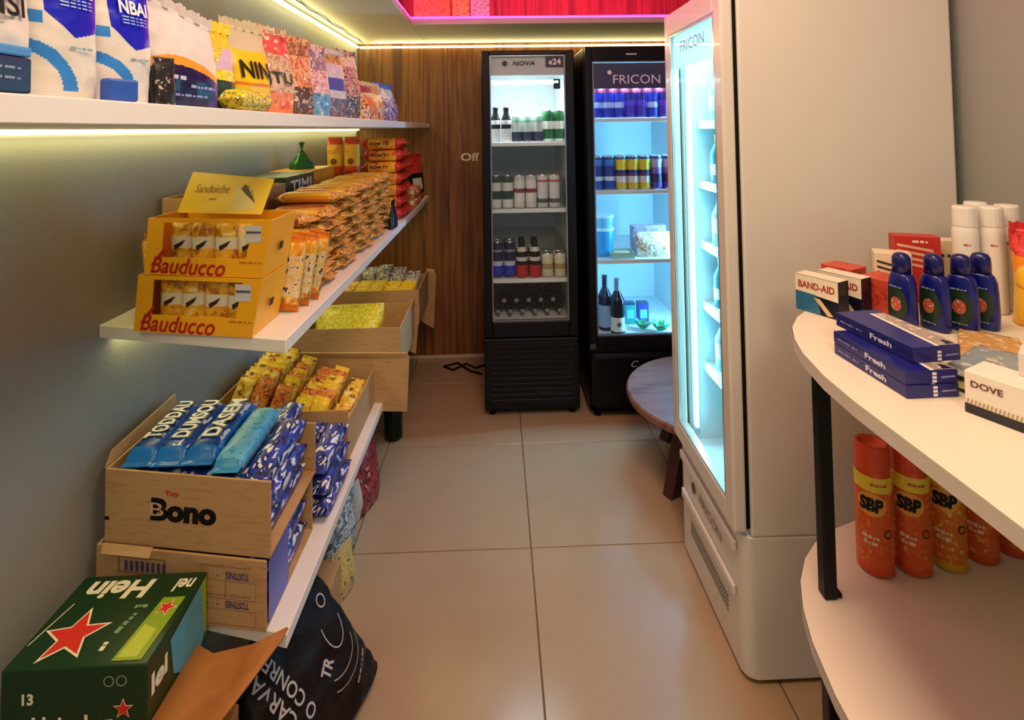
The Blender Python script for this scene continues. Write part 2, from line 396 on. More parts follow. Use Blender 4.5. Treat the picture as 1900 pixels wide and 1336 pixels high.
# --- slim black beer fridge
f1, W1, D1 = fridge('display_fridge', -.072, .395, 2.69, 3.385, 1.80, (-.03, .348, .462, 1.775), 'slim black upright display fridge with can shelves against wood wall', mat('0d0c10', .32), mat('dcdfdf', .5), [1.337, 1.0, .65], .43)
mk('base_panel', bbx(-W1, W1, .012, .0445, .03, .375, .006), mat('0d0c10', .35), f1)
gr = mk('vent_grille', bbx(-W1+.02, W1-.02, .006, .0115, .06, .36, .002, 1), DARK, f1)
for k in range(11):
    mk('louver', bbx(-W1+.03, W1-.03, -.001, .0055, .075+k*.026, .087+k*.026, .002, 1), mat('131216', .3), gr)
for x in (-W1+.035, W1-.035):
    for y in (.05, D1-.05): mk('foot', lathe([(.018, 0), (.018, .008), (.012, .01), (.012, .03)], 12, x, y), BLACK, f1)
hd = mk('header_panel', bx(-W1+.045, W1-.05, .0185, .022, 1.675, 1.77), mat('cfd3d8', .4), f1)
mk('header_lamp', bbx(-W1+.05, W1-.07, .075, .10, 1.635, 1.655, .004), M_coolled, f1)
mk('lamp_bracket', prism([(.135, .075), (.17, .075), (.17, .11)], 1.61, 1.66), DARK, f1)
O1 = (0, .0115, 0)
decal(f1, [(.09+x, y) for x, y in [(0, 1.715), (.092, 1.715), (.092, 1.772), (0, 1.772)]], mat('16123a', .4), (0, .0118, 0), (1, 0, 0), (0, 0, 1), name='sticker')
put_text(f1, 'NOVA', .11, mat('1a1a22'), (-.02, .0117, 1.735), (1, 0, 0), (0, 0, 1), shear=.2, bold=.01, height=.022)
mk('emblem', lathe([(.013, 0), (.013, .001)], 16), mat('22222a'), f1, (-.115, .0112, 1.735), (PI/2, 0, 0))
put_text(f1, '\u00ab24', .062, mat('f4f4f8'), (.136, .0112, 1.742), (1, 0, 0), (0, 0, 1), bold=.02, height=.03)
put_text(f1, 'FRICON', .12, mat('3a3a40', .4), (.1, .0055, .115), (1, 0, 0), (0, 0, 1), height=.012)
# --- wide black energy drink fridge
f2, W2, D2 = fridge('display_fridge', .44, 1.0, 2.65, 3.385, 1.81, (.478, .958, .395, 1.735), 'wide black upright display fridge lit blue beside the slim fridge', mat('0d0c10', .3), mat('e2e5e6', .5), [1.452, 1.09, .745], .36)
mk('base_panel', bbx(-W2, W2, .012, .0445, .03, .315, .03), mat('0c0b0e', .3), f2)
for x in (-W2+.04, W2-.04):
    for y in (.05, D2-.05): mk('foot', lathe([(.018, 0), (.018, .008), (.012, .01), (.012, .03)], 12, x, y), BLACK, f2)
mk('header_panel', bx(-W2+.045, W2-.045, .0185, .022, 1.60, 1.728), mat('39406e', .4), f2)
put_text(f2, 'FRICON', .235, mat('dfe6f5', .4), (-.02, .0117, 1.645), (1, 0, 0), (0, 0, 1), height=.045)
mk('emblem', lathe([(.011, 0), (.011, .001)], 16), mat('dfe6f5'), f2, (-.155, .0112, 1.68), (PI/2, 0, 0))
mk('brand_badge', bbx(-.075, -.02, -.003, -.0003, 1.765, 1.772, .001, 1), mat('d6d0d8', .3, .6), f2)
put_text(f2, 'C', .035, mat('b9b9c0', .4), (-.06, .0117, .255), (1, 0, 0), (0, 0, 1), shear=.35, height=.03)
mk('hinge', bbx(-W2-.0005, -W2+.03, -.006, -.0005, .335, .36, .002, 1), mat('5a5a60', .3, .8), f2)
area('fridge_lamp', (.14, 2.79, 1.62), (math.radians(25), 0, 0), .3, .03, 3.4, (.80, .92, 1))
area('fridge_lamp', (.72, 2.75, 1.72), (math.radians(15), 0, 0), .42, .03, 12, (.24, .58, 1))
area('fridge_lamp', (.952, 2.72, .98), (0, math.radians(90), math.radians(-35)), 1.1, .02, 12, (.18, .60, 1))
mk('lamp_tube', bbx(W2-.052, W2-.040, .048, .060, .40, 1.70, .003), emis('9fe4ff', 5), f2)
# --- white fridge facing the aisle (front towards -x): built facing -y, then turned
t = empty('display_fridge', (.59, 1.63, 0), -PI/2); f3 = t
tag(t, 'tall white display fridge with glowing cyan interior beside the aisle', 'fridge')
WW = mat('dcd8d0', .3, coat=.2); H3 = 1.79; W3 = .235; D3 = .62
IN3 = mat('e6e8e8', .5)
mk('cabinet', cat_vf(bbx(-W3, -W3+.035, .045, D3, .36, H3, .006), bbx(W3-.035, W3, .045, D3, .36, H3, .006), bbx(-W3+.035, W3-.035, D3-.035, D3, .36, H3, .004), bbx(-W3+.035, W3-.035, .045, D3-.035, H3-.04, H3, .004)), WW, t)
bp = [(-W3, .30), (-W3, D3), (W3, D3), (W3, .30)]
bprof = []
pl = []
for i in range(7): a = PI+PI/2*i/6; pl.append((-W3+.03+.03*math.cos(a), .02+.03+.03*math.sin(a)))
for i in range(7): a = -PI/2+PI/2*i/6; pl.append((W3-.03+.03*math.cos(a), .02+.03+.03*math.sin(a)))
pl += [(W3, D3), (-W3, D3)]
mk('base_panel', bev(prism(pl, .012, .3595), .003, 2), WW, t)
for z, dx in ((.318, .02), (.20, .03)):
    mk('base_ridge', bbx(-W3+dx+.01, W3-dx-.01, .008, .0195, z-.014, z+.014, .005, 3), WW, t)
for x in (-W3+.04, W3-.04):
    for y in (.08, D3-.05): mk('foot', lathe([(.018, 0), (.018, .006), (.012, .008), (.012, .012)], 12, x, y), BLACK, t)
gx, gz0, gz1 = .185, .43, 1.715
mk('door_frame', cat_vf(bbx(-W3, -gx, 0, .034, .372, H3, .006), bbx(gx, W3, 0, .034, .372, H3, .006), bbx(-gx, gx, 0, .034, gz1, H3, .006), bbx(-gx, gx, 0, .034, .372, gz0, .006)), WW, t)
mk('door_gasket', cat_vf(bx(-W3+.006, -W3+.02, .0345, .0445, .38, H3-.006), bx(W3-.02, W3-.006, .0345, .0445, .38, H3-.006), bx(-W3+.02, W3-.02, .0345, .0445, .38, .394), bx(-W3+.02, W3-.02, .0345, .0445, H3-.02, H3-.006)), BLACK, t)
mk('glass_pane', bx(-gx+.0005, gx-.0005, .010, .016, gz0+.0005, gz1-.0005), M_glass, t)
mk('glass_trim', cat_vf(bx(-gx, -gx+.007, .002, .0095, gz0, gz1), bx(gx-.007, gx, .002, .0095, gz0, gz1), bx(-gx+.007, gx-.007, .002, .0095, gz0, gz0+.007), bx(-gx+.007, gx-.007, .002, .0095, gz1-.007, gz1)), mat('c7d4d4', .2, .6), t)
mk('liner', cat_vf(bx(-W3+.0355, -W3+.04, .046, D3-.036, .361, H3-.041), bx(W3-.04, W3-.0355, .046, D3-.036, .361, H3-.041), bx(-W3+.04, W3-.04, D3-.041, D3-.036, .361, H3-.041), bx(-W3+.04, W3-.04, .046, D3-.041, .361, .367)), IN3, t)
for z in (.62, .82, 1.02, 1.22, 1.42):
    s = mk('shelf', bbx(-W3+.044, W3-.044, .10, D3-.05, z-.008, z, .002, 1), mat('e6e8e8', .4), t)
    mk('price_rail', bbx(-W3+.044, W3-.044, .09, .0995, z-.02, z+.006, .001, 1), mat('eceeee', .3), s)
for sx in (-1, 1):
    r = mk('shelf_rail', bbx(sx*(W3-.0445)-.004, sx*(W3-.0445)+.004, .05, .072, .40, 1.62, .001, 1), mat('d4d8d8', .4), t)
    for k in range(30): mk('rail_clip', bbx(sx*(W3-.0495)-.0009, sx*(W3-.0495)+.0009, .052, .07, .415+k*.04, .433+k*.04, .0004, 1), mat('f0f2f2', .4), r)
mk('lamp_tube', bbx(-W3+.06, -W3+.075, .05, .064, .42, 1.66, .004), emis('7fe4ff', 4), t)
mk('header_panel', bx(-gx+.002, gx-.002, .0165, .02, 1.60, gz1-.002), emis('a9e6f8', .9), t)
put_text(t, 'FRICON', .2, mat('4f86a8', .4), (0, .0095, 1.665), (1, 0, 0), (0, 0, 1), height=.035)
mk('emblem', lathe([(.016, 0), (.016, .001), (.009, .0012)], 18), mat('3a3a38', .4), t, (-.11, .0192, .262), (PI/2, 0, 0))
put_text(t, 'FRICON', .16, mat('8f8678', .4), (.02, .0195, .262), (1, 0, 0), (0, 0, 1), height=.028)
hv = cat_vf(*[bx(-.14+.0105*i, -.134+.0105*i, .0185, .0196, .1+.012*j, .105+.012*j) for i in range(27) for j in range(4)])
mk('vent_perforation', hv, mat('6b655b', .5), t)
mk('side_latch', bbx(-W3-.004, -W3-.0003, .045, .075, .235, .242, .001, 1), mat('5a5650', .4), t)
mk('drain_hook', tube([(.0+.012*math.cos(a), .5, .46+.02*math.sin(a)) for a in [i*.5 for i in range(9)]], .005, 8), mat('21414a', .4), t)
area('fridge_lamp', (.665, 1.63, 1.745), (0, 0, 0), .05, .34, 3.2, (.26, .80, 1))
area('fridge_lamp', (.66, 1.795, 1.05), (math.radians(-90), 0, 0), .02, 1.2, 4.5, (.24, .78, 1))

# ================================================================== cans and bottles
def can_mesh(name, r, h, cols, n=18, neck=.85):
    """cols: list of (material, zfrac from) bottom to top"""
    prof = [(r*.8, 0), (r*.98, .006)]; zs = [.006 + (h-.024)*i/14 for i in range(1, 15)]
    prof += [(r, z) for z in zs] + [(r*neck, h-.006), (r*neck, h), (r*neck*.9, h), (r*neck*.88, h-.004)]
    V, F = lathe(prof, n); alu = len(cols); idx = []
    for f in F:
        z = sum(V[i][2] for i in f)/len(f)/h
        k = max([i for i, c in enumerate(cols) if z >= c[1]] or [0])
        idx.append(alu if z > (h-.01)/h or z < .005/h else k)
    me = bpy.data.meshes.new(name); me.from_pydata(V, [], F)
    for c in cols: me.materials.append(c[0])
    me.materials.append(mat('c9ccd2', .25, .9)); me.polygons.foreach_set('material_index', idx); me.polygons.foreach_set('use_smooth', [True]*len(F)); return me
def lathe_mesh(name, prof, mats, bands, n=18):
    """bands: list of (zfrom, material index) ascending"""
    V, F = lathe(prof, n); idx = []
    for f in F:
        z = sum(V[i][2] for i in f)/len(f); k = 0
        for zb, mi in bands:
            if z >= zb: k = mi
        idx.append(k)
    me = bpy.data.meshes.new(name); me.from_pydata(V, [], F)
    for m in mats: me.materials.append(m)
    me.polygons.foreach_set('material_index', idx); me.polygons.foreach_set('use_smooth', [True]*len(F)); return me
def rings(*seg):
    """(r0,z0,r1,z1,n) -> dense profile"""
    out = []
    for r0, z0, r1, z1, n in seg:
        out += [(r0+(r1-r0)*i/n, z0+(z1-z0)*i/n) for i in range(n)]
    out.append(seg[-1][2:4]); return out
def with_lid(me, lid):  # a can as thing > lid
    return me
SEEN = {}
def rowx(name, me, xs_, y, z, label, cat, group, jit=.25):
    out = []; y0 = SEEN.setdefault(label, y)
    if y != y0: label += ', behind another'; group += ', back row'
    for x in xs_:
        out.append(inst(name, me, (x, y, z+.0005), (0, 0, rnd.uniform(-jit, jit)), label, cat, group))
    return out
c_dark = mat('1c1c20', .3, .2); c_grn = mat('1f6a35', .3); c_wht = mat('e4e6e4', .35)
# slim fridge, first shelf
bpro = rings((.020, 0, .0265, .004, 1), (.0265, .004, .0265, .115, 10), (.0265, .115, .013, .15, 5), (.013, .15, .013, .172, 3), (.015, .172, .015, .182, 1))
m_bw = lathe_mesh('dark_bottle', bpro, [mat('101014', .15), c_wht], [(0, 1), (.07, 0), (.098, 1), (.112, 0)])
m_gc = can_mesh('green_can', .027, .165, [(mat('e6ebe4'), 0), (c_grn, .12), (mat('e8ede6'), .42), (c_grn, .62)])
m_pc = can_mesh('pale_can', .026, .135, [(mat('262a4a'), 0), (mat('c8d6cf', .3), .4), (mat('8fb8a0', .3), .75)])
ZA = 1.337
for y in (2.80, 2.865): rowx('beer_bottle', m_bw, (-.004, .052), y, ZA, 'dark bottle with white label on the first shelf of slim black fridge', 'bottle', 'dark bottles in the slim fridge')
for y in (2.80, 2.865): rowx('drink_can', m_pc, (.107, .161, .215), y, ZA, 'pale green can with navy foot in slim black fridge', 'can', 'pale cans in the slim fridge')
for y in (2.80, 2.865): rowx('drink_can', m_gc, (.270, .326), y, ZA, 'green and white can on the first shelf of slim black fridge', 'can', 'green cans in the slim fridge')
# second shelf
ZB = 1.0
A = can_mesh('white_green_can', .0285, .172, [(mat('dfe3da'), 0), (mat('27402a'), .3), (mat('e3e6dc'), .5), (mat('3a4a38'), .8)])
B = can_mesh('white_red_can', .0285, .172, [(mat('d9dad8'), 0), (mat('e9e9e6'), .2), (mat('8a2a30'), .45), (mat('e4e4e0'), .58), (mat('c8ccc8'), .85)])
C_ = can_mesh('silver_red_can', .0285, .172, [(mat('cfd0d2', .3), 0), (mat('50505a'), .18), (mat('dcdce0'), .28), (mat('b64a44'), .75), (mat('d8d8d8'), .84)])
for y in (2.80, 2.866):
    rowx('drink_can', A, (-.005, .055), y, ZB, 'tall white and dark green can on the second shelf of slim fridge', 'can', 'white green cans in the slim fridge')
    rowx('drink_can', B, (.115, .175), y, ZB, 'tall white can with dark red band in slim black fridge', 'can', 'white red cans in the slim fridge')
    rowx('drink_can', C_, (.235, .295), y, ZB, 'tall silver can with red collar in slim black fridge', 'can', 'silver cans in the slim fridge')
ZD = .65
A = can_mesh('blue_can', .030, .185, [(mat('1a2a8c'), 0), (mat('2636c0'), .12), (mat('c8cfe8'), .36), (mat('12164a'), .46), (mat('8a90b8'), .7), (mat('14184c'), .8)])
B = lathe_mesh('black_bottle', rings((.026, 0, .031, .004, 1), (.031, .004, .031, .125, 12), (.031, .125, .016, .16, 5), (.016, .16, .016, .187, 3)), [mat('141216', .25), mat('c22a2c', .35), mat('d8d4cc')], [(0, 1), (.062, 0), (.085, 2), (.1, 0), (.135, 2), (.15, 0)])
C_ = can_mesh('cream_can', .030, .122, [(mat('d6cdb4'), 0), (mat('b89a6a'), .35), (mat('e2dac4'), .55), (mat('3a342c'), .84), (mat('e8e2d0'), .9)])
for y in (2.80, 2.87):
    rowx('drink_can', A, (-.003, .060), y, ZD, 'tall royal blue can with silver markings in slim black fridge', 'can', 'blue cans in the slim fridge')
    rowx('soda_bottle', B, (.123, .188), y, ZD, 'black bottle with red lower half in slim black fridge', 'bottle', 'black red bottles in the slim fridge')
    rowx('drink_can', C_, (.253, .318), y, ZD, 'short cream can with dark collar in slim black fridge', 'can', 'cream cans in the slim fridge')
# lying dark bottles at the bottom
B = lathe_mesh('lying_bottle', rings((.024, 0, .03, .004, 1), (.03, .004, .03, .14, 8), (.03, .14, .012, .19, 5), (.012, .19, .012, .235, 2)), [mat('1a1a26', .12), mat('8a8a98', .3)], [(0, 0), (.225, 1)])
for k, x in enumerate((-.003, .0605, .124, .1875, .251, .3145)):
    inst('beer_bottle', B, (x, 3.05, .469), (PI/2, 0, 0), 'dark bottle lying on the floor of slim black fridge', 'bottle', 'lying bottles in the slim fridge')
for k, x in enumerate((.029, .0925, .156, .2195, .283)):
    inst('beer_bottle', B, (x, 3.06, .522), (PI/2, 0, 0), 'dark bottle lying on other bottles in slim black fridge', 'bottle', 'second layer of lying bottles')
# wide fridge, energy drinks
A = can_mesh('slim_can', .0275, .158, [(mat('2430a0'), 0), (mat('c3c8e2', .3), .32), (mat('3038a8'), .5), (mat('c23a4a'), .84), (mat('d8b8c0', .3), .93)])
B = can_mesh('slim_can_purple', .0275, .158, [(mat('4a2a9a'), 0), (mat('6a3ab8'), .4), (mat('2a2070'), .6), (mat('d0424a'), .84)])
XS2 = [.512+.058*k for k in range(8)]
for y in (2.755, 2.818):
    for k, x in enumerate(XS2):
        b_ = k in (3, 4, 6)
        rowx('energy_can', B if b_ else A, [x], y, 1.452, 'slim purple energy can with red collar in wide black fridge' if b_ else 'slim blue and silver energy can with red collar in wide black fridge', 'can', 'purple energy cans' if b_ else 'blue energy cans')
A = can_mesh('blue_tall', .029, .172, [(mat('1c50a8'), 0), (mat('cfe0ee'), .3), (mat('1e3a90'), .42), (mat('3a7ac8'), .7), (mat('15306a'), .88)])
B = can_mesh('yellow_tall', .029, .172, [(mat('d8c030'), 0), (mat('e2e6ea'), .22), (mat('7a3a70'), .4), (mat('2a3a78'), .48), (mat('e8d634'), .6), (mat('2a4a88'), .9)])
C_ = can_mesh('purple_tall', .029, .172, [(mat('4a3aa0'), 0), (mat('2a2a60'), .25), (mat('8a6ac0'), .45), (mat('b8b8dc'), .65), (mat('243a7a'), .88)])
lab = {id(A): ('tall blue can with white band in wide black fridge', 'tall blue cans'), id(B): ('tall yellow can with purple band in wide black fridge', 'tall yellow cans'), id(C_): ('tall purple and lilac can in wide black fridge', 'tall purple cans')}
for y in (2.755, 2.822):
    for k, x in enumerate([.513+.0605*k for k in range(7)]):
        m_ = [A, A, B, B, B, C_, C_][k]; l_ = lab[id(m_)]
        rowx('drink_can', m_, [x], y, 1.09, l_[0], 'can', l_[1])
# third shelf: tubs, trays, bagged loaf
t = empty('food_tub', (.545, 2.83, .7455)); tag(t, 'cyan plastic tub with white lid in wide black fridge', 'tub')
mk('tub_body', lathe([(.05, 0), (.058, .09), (.058, .13)], 24), mat('2fa0dc', .35), t); mk('tub_lid', lathe([(.061, .1305), (.061, .142), (.055, .146)], 24), mat('d4eef4', .35), t)
t = empty('food_tub', (.545, 2.83, .8925)); tag(t, 'shallow clear-blue tub stacked on the cyan tub', 'tub')
mk('tub_body', lathe([(.05, 0), (.06, .05)], 24), mat('7cc8ea', .3), t); mk('tub_lid', lathe([(.063, .0505), (.063, .06), (.05, .064)], 24), mat('cfeef6', .35), t)
t = tag(mk('food_tray', cat_vf(bbx(-.06, .06, -.05, .05, 0, .008, .003), bx(-.06, .06, -.05, -.046, .008, .03), bx(-.06, .06, .046, .05, .008, .03), bx(-.06, -.056, -.046, .046, .008, .03), bx(.056, .06, -.046, .046, .008, .03)), mat('9fd0c8', .4), None, (.63, 2.778, .7457)), 'small pale tray beside bagged loaf in wide black fridge', 'tray')
t = tag(mk('snack_portion', bbx(-.045, .045, -.035, .035, 0, .02, .008), pmat(['c9a05a', 'e0c890', '8a7a4a'], 60), None, (.63, 2.778, .7545)), 'small tan food portion lying in the pale tray', 'food')
b_ = bag('bread_bag', .2, .09, .12, (.81, 2.80, .7457), 0, [pmat(['d9d0b8', 'f2ecdc', 'c7a878', '7a6a5a'], 40)], lambda u, v: 0, 'cream bagged bread with printed film in wide black fridge', 'bread', seed=4)
bt = tag(mk('snack_box', bbx(-.09, .09, -.03, .03, 0, .14, .004), pmat(['c9c2cc', 'a890a8', '6a5a6a'], 50), None, (.80, 2.885, .7457)), 'pale lilac carton standing behind the bagged bread', 'box')
# bottom: wine bottles, boxes, lettuce
wp = rings((.03, 0, .036, .005, 1), (.036, .005, .036, .17, 12), (.036, .17, .014, .215, 6), (.014, .215, .014, .275, 3))
A = lathe_mesh('wine_dark', wp, [mat('121a3a', .15), mat('9fb8d4', .5)], [(0, 0), (.02, 1), (.125, 0)])
B = lathe_mesh('wine_white', wp, [mat('141c2c', .15), mat('ece8d6', .5), mat('8a94b8', .3)], [(0, 0), (.015, 1), (.085, 0), (.215, 2)])
inst('wine_bottle', A, (.55, 2.82, .3685), (0, 0, 0), 'dark wine bottle with tall pale blue label in wide fridge', 'bottle')
o = inst('wine_bottle', B, (.60, 2.755, .3685), (0, 0, 0), 'dark wine bottle with square cream label in wide fridge', 'bottle')
decal(o, [(.012*math.cos(a*.7), .012*math.sin(a*.7)) for a in range(9)], mat('4f7a4a'), (0, -.0362, .055), (1, 0, 0), (0, 0, 1), name='label_print')
for x, m_, l_ in ((.695, mat('2f9c9a', .4), 'small teal box standing at the back of wide fridge'), (.765, mat('3a3fa8', .4), 'small indigo box standing beside the teal box')):
    o = tag(mk('drink_box', bbx(-.028, .028, -.025, .025, 0, .10, .002), m_, None, (x, 2.90, .3685+.0)), l_, 'box')
    mk('box_lid', bbx(-.028, .028, -.025, .025, .1005, .108, .002), mat('1a4468', .4), o)
    decal(o, [(-.018, .03), (.018, .03), (.018, .075), (-.018, .075)], mat('6fd0c8', .4), (0, -.025, 0), (1, 0, 0), (0, 0, 1))
    tag(mk('milk_carton', bbx(-.032, .032, -.03, .03, 0, .068, .002), mat('3a78a0', .5), None, (x, 2.90, .3685)), 'x', 'box') if False else None
for k, (x, y, s) in enumerate(((.735, 2.80, .046), (.815, 2.76, .052))):
    V, F = [], []
    n = 14
    t = empty('lettuce_head', (x, y, .369)); tag(t, ('small pale green lettuce head on the floor of wide fridge', 'larger green lettuce head with dark base on the floor of wide fridge')[k], 'lettuce')
    for q in range(11):
        a = q*2.4; V = []; F = []
        for i in range(5):
            for j in range(5):
                u = (i-2)/2; v_ = j/4; rr = s*(.3+.7*v_)*(.55+.45*(q % 3)/2)
                ang = a+u*.55; z = s*(.15+1.25*v_*(1-.28*v_))*(1-.05*q % 1)+.006*math.sin(9*u+q+6*v_)*v_
                V.append((rr*math.cos(ang), rr*math.sin(ang), max(.001, z)))
        for i in range(4):
            for j in range(4): b = i*5+j; F.append((b, b+1, b+6, b+5))
        mk('leaf', (V, F), mat(('4fc890', '2f9a70', '86dcae')[q % 3], .5), t, smooth=True)
# white fridge: bottles on its shelves
wpro = rings((.022, 0, .027, .004, 1), (.027, .004, .027, .10, 8), (.027, .10, .011, .135, 5), (.011, .135, .013, .158, 2))
WM = [lathe_mesh('water_bottle', wpro, [mat('9fd6e6', .25), mat('e8f6fa', .4), mat('2a5a8a', .4)], [(0, 0), (.04, 1), (.085, 0), (.14, 2)]),
      lathe_mesh('juice_bottle', wpro, [mat('4a8a9a', .3), mat('d8eef0', .4), mat('e8f4f4', .4)], [(0, 0), (.03, 1), (.06, 0), (.14, 2)])]
for li, z in enumerate((.62, .82, 1.02, 1.22, 1.42)):
    for xi, x in enumerate((.728, .788)):
        for k in range(5):
            o = inst('water_bottle', WM[(li+k) % 2], (x, 1.497+k*.0655, z+.0005), (0, 0, 0), ('clear blue bottle with pale label inside the white fridge', 'teal bottle with white label inside the white fridge')[(li+k) % 2], 'bottle', ('clear bottles in the white fridge', 'teal bottles in the white fridge')[(li+k) % 2])

# ================================================================== wooden stool table beside the white fridge
t = empty('side_table', (.885, 2.235, 0)); tag(t, 'low round brown wooden table between the fridges', 'table')
M_tab = grain('table_wood', ['5a3426', '7a4d3c', '8a5f4e', '6a4030'], 4, (1.2, 9, 1), .3, .05, 1.0)
mk('table_top', lathe([(.345, .29), (.358, .294), (.36, .304), (.358, .314), (.352, .32)], 56), M_tab, t)
for k in range(4):
    a = math.radians(210+90*k); c, s = math.cos(a), math.sin(a)
    def P(r, w, z): return (r*c - w*s, r*s + w*c, z)
    q = [P(.14, -.03, .289), P(.14, .03, .289), P(.2, .03, .289), P(.2, -.03, .289)]; b = [P(.25, -.022, .001), P(.25, .022, .001), P(.295, .022, .001), P(.295, -.022, .001)]
    mk('leg', (b+q, [(3, 2, 1, 0), (4, 5, 6, 7), (0, 1, 5, 4), (1, 2, 6, 5), (2, 3, 7, 6), (3, 0, 4, 7)]), mat('4a2418', .4), t)

# ================================================================== small wall and ceiling items
o = mk('wall_lettering', ([(-.165+x, YB-.0188, 1.235+y) for x, y in fit_text('Off', .115, height=.05, bold=.02)[0]], fit_text('Off', .115, height=.05, bold=.02)[1]), mat('f0e8dc', .5))
o.location = (0, -.003, 0); tag(o, 'small white cut-out lettering on the wood wall beside slim fridge', 'lettering')
tag(mk('power_cable', tube([(-.06, 3.30, .006), (-.14, 3.24, .006), (-.2, 3.3, .006), (-.27, 3.22, .006), (-.33, 3.27, .006), (-.25, 3.31, .008), (-.17, 3.2, .008), (-.1, 3.16, .006)], .006, 8), BLACK), 'black power cable coiled on the floor beside slim fridge', 'cable')
for k, (x, wd, cols, l_) in enumerate(((-.325, .19, ['e06a2a', 'f09a4a', 'b83a2a'], 'orange printed box on the ceiling ledge, leftmost'), (-.175, .09, ['e8742a', 'f4c05a', 'c2342a'], 'orange and yellow box on the ceiling ledge'), (-.075, .1, ['c23a34', 'f0d8cc', '8a2420'], 'red box with white lettering on the ceiling ledge'))):
    l_ = ('wide orange printed box on the lowered ceiling ledge', 'narrow orange and yellow box between two ceiling ledge boxes', 'red box with white lettering on the lowered ceiling ledge')[k]
    o = tag(mk('ledge_box', bbx(-wd/2, wd/2, 0, .06, 0, .12, .003), pmat(cols, 45), None, (x, 2.803, ZS+.0302)), l_, 'box')
    if k == 2: put_text(o, 'NINA', .07, mat('f2e6e0'), (.005, 0, .085), (1, 0, 0), (0, 0, 1), bold=.02, height=.026)

# ================================================================== highest shelf: bags
R70 = math.radians(72)
zt = ZT+.0005
def one(*a): return 0
m_wh = mat('dcd9d4', .3, bump=.25, bscale=30); m_blue = mat('0f1fc8', .25, bump=.12, bscale=30); m_sky = mat('2f86dc', .3)
# coffee-like white bag
B1 = bag('coffee_bag', .11, .06, .20, (-.478, .487, zt), math.radians(76), [m_wh, pmat(['15151c', '2a2a34', '6a6a78'], 60), pmat(['a83a3a', 'c89a6a', '6a3a2a'], 40)],
         lambda u, v: 1 if v > .5-.05*u else (2 if .17 < v < .29 and -.6 < u < .3 else 0), 'white bag with black speckled upper half and small lettering', seed=2, seal=m_wh, nz=90, na=90)
fn = bag_fn(.11, .06, .20)
surf_text(B1, 'NUNSI', .08, mat('1a1a1e'), .0, .083, fn, bold=.02, height=.022)
surf_text(B1, 'mn', .02, mat('9a9aa0'), .012, .068, fn, height=.005)
o = tag(mk('tea_box', bbx(-.055, .055, -.02, .02, 0, .032, .002), mat('151c48', .35), None, (-.4405, .448, zt), (0, 0, PI/2)), 'small flat navy box with sky blue lid in front of white bag', 'box')
mk('box_lid', bbx(-.055, .055, -.02, .02, .0325, .042, .002), mat('4a90dc', .35), o)
for k in range(2): put_text(o, 'mrnmrs nmr', .085, mat('8a94c0'), (0, -.02, .022-.009*k), (1, 0, 0), (0, 0, 1), height=.004)
# two sugar bags
def sugar(u, v):
    lo = .34+.20*(.2-u) if u < .2 else .34+.07*(u-.2)
    if -.45 < u < .88 and v > lo: return 1
    if -.85 < u < -.5 and .40 < v < .47: return 2
    c = ((u+1.05)/1.32)**2 + ((v-.02)/.28)**2
    if .66 < c < 1.1 and v > .05: return 2
    return 0
for k, (x, y, rz, l_) in enumerate(((-.480, .592, 74, 'white sugar bag with blue top and stripe beside white speckled bag'), (-.480, .688, 74, 'white sugar bag with blue top and stripe beside orange and navy bag'))):
    b_ = bag('sugar_bag', .092, .056, .195, (x, y, zt), math.radians(rz), [m_wh, m_blue, m_sky], sugar, l_, group='blue and white sugar bags', seed=5+k, seal=m_wh, nz=120, na=120, wr=.0035)
    fn = bag_fn(.092, .056, .195, off=.003)
    surf_text(b_, 'NBAI', .040, mat('e8ecf8'), .012, .121, fn, bold=.03, height=.018)
    for q in range(3): surf_text(b_, 'mnrns', .035, mat('9ac0f0'), .012, .108-.004*q, fn, height=.003)
    surf_text(b_, 'mrnm', .025, mat('8aa8b8'), .014, .055, fn, height=.005)
o = tag(mk('sachet', bbx(-.018, .018, -.008, .008, 0, .026, .003), mat('2a5ac0', .4), None, (-.436, .640, zt), (0, 0, R70)), 'tiny blue sachet box at foot of the sugar bags', 'box')
bag('pepper_bag', .03, .022, .065, (-.447, .742, zt), R70, [pmat(['0c0c0e', '1c1c20', 'b8b4ac'], 60)], one, 'small glossy black bag beside orange and navy bag', seed=9)
b_ = bag('flour_bag', .15, .075, .150, (-.49, .832, zt), math.radians(76), [mat('d8d4d6', .3, bump=.3, bscale=25), mat('e09a2a', .35), mat('12144a', .3), mat('3a2a8a', .3)],
    lambda u, v: (3 if u > .55 else 2) if v < .40-.12*u*u-.05*u else (1 if v < .50-.14*(u+.2)**2 else 0), 'white bag with orange band and navy base printed', seed=11, seal=mat('cfc9cc', .3), lean=-.22, nz=100, na=110)
fn = bag_fn(.15, .075, .150, lean=-.22)
surf_text(b_, 'mn', .03, mat('c8ccf0'), -.03, .042, fn, bold=.02, height=.01); surf_text(b_, 'mrsnmr', .05, mat('9aa8e0'), .02, .032, fn, height=.008); surf_text(b_, 'nrmsmn', .06, mat('8a98e0'), .0, .018, fn, height=.006)
b_ = bag('pasta_bag', .10, .055, .145, (-.50, .962, zt), math.radians(80), [pmat(['d8cc1c', 'f0e04a', 'c8b818', 'f4eeb0'], 55), mat('cbb6d4', .3), mat('1e3a1c', .35), pmat(['f0d020', 'e8c010', 'f4e890'], 40)],
    lambda u, v: 2 if v < .36 else (1 if .5 < v < .78 and u > v*2.6-1.7 else (3 if v > .78 else 0)), 'yellow pasta bag with lilac patch and dark green base', seed=13, seal=pmat(['e8d020', 'f0e060'], 40), nz=80, na=80)
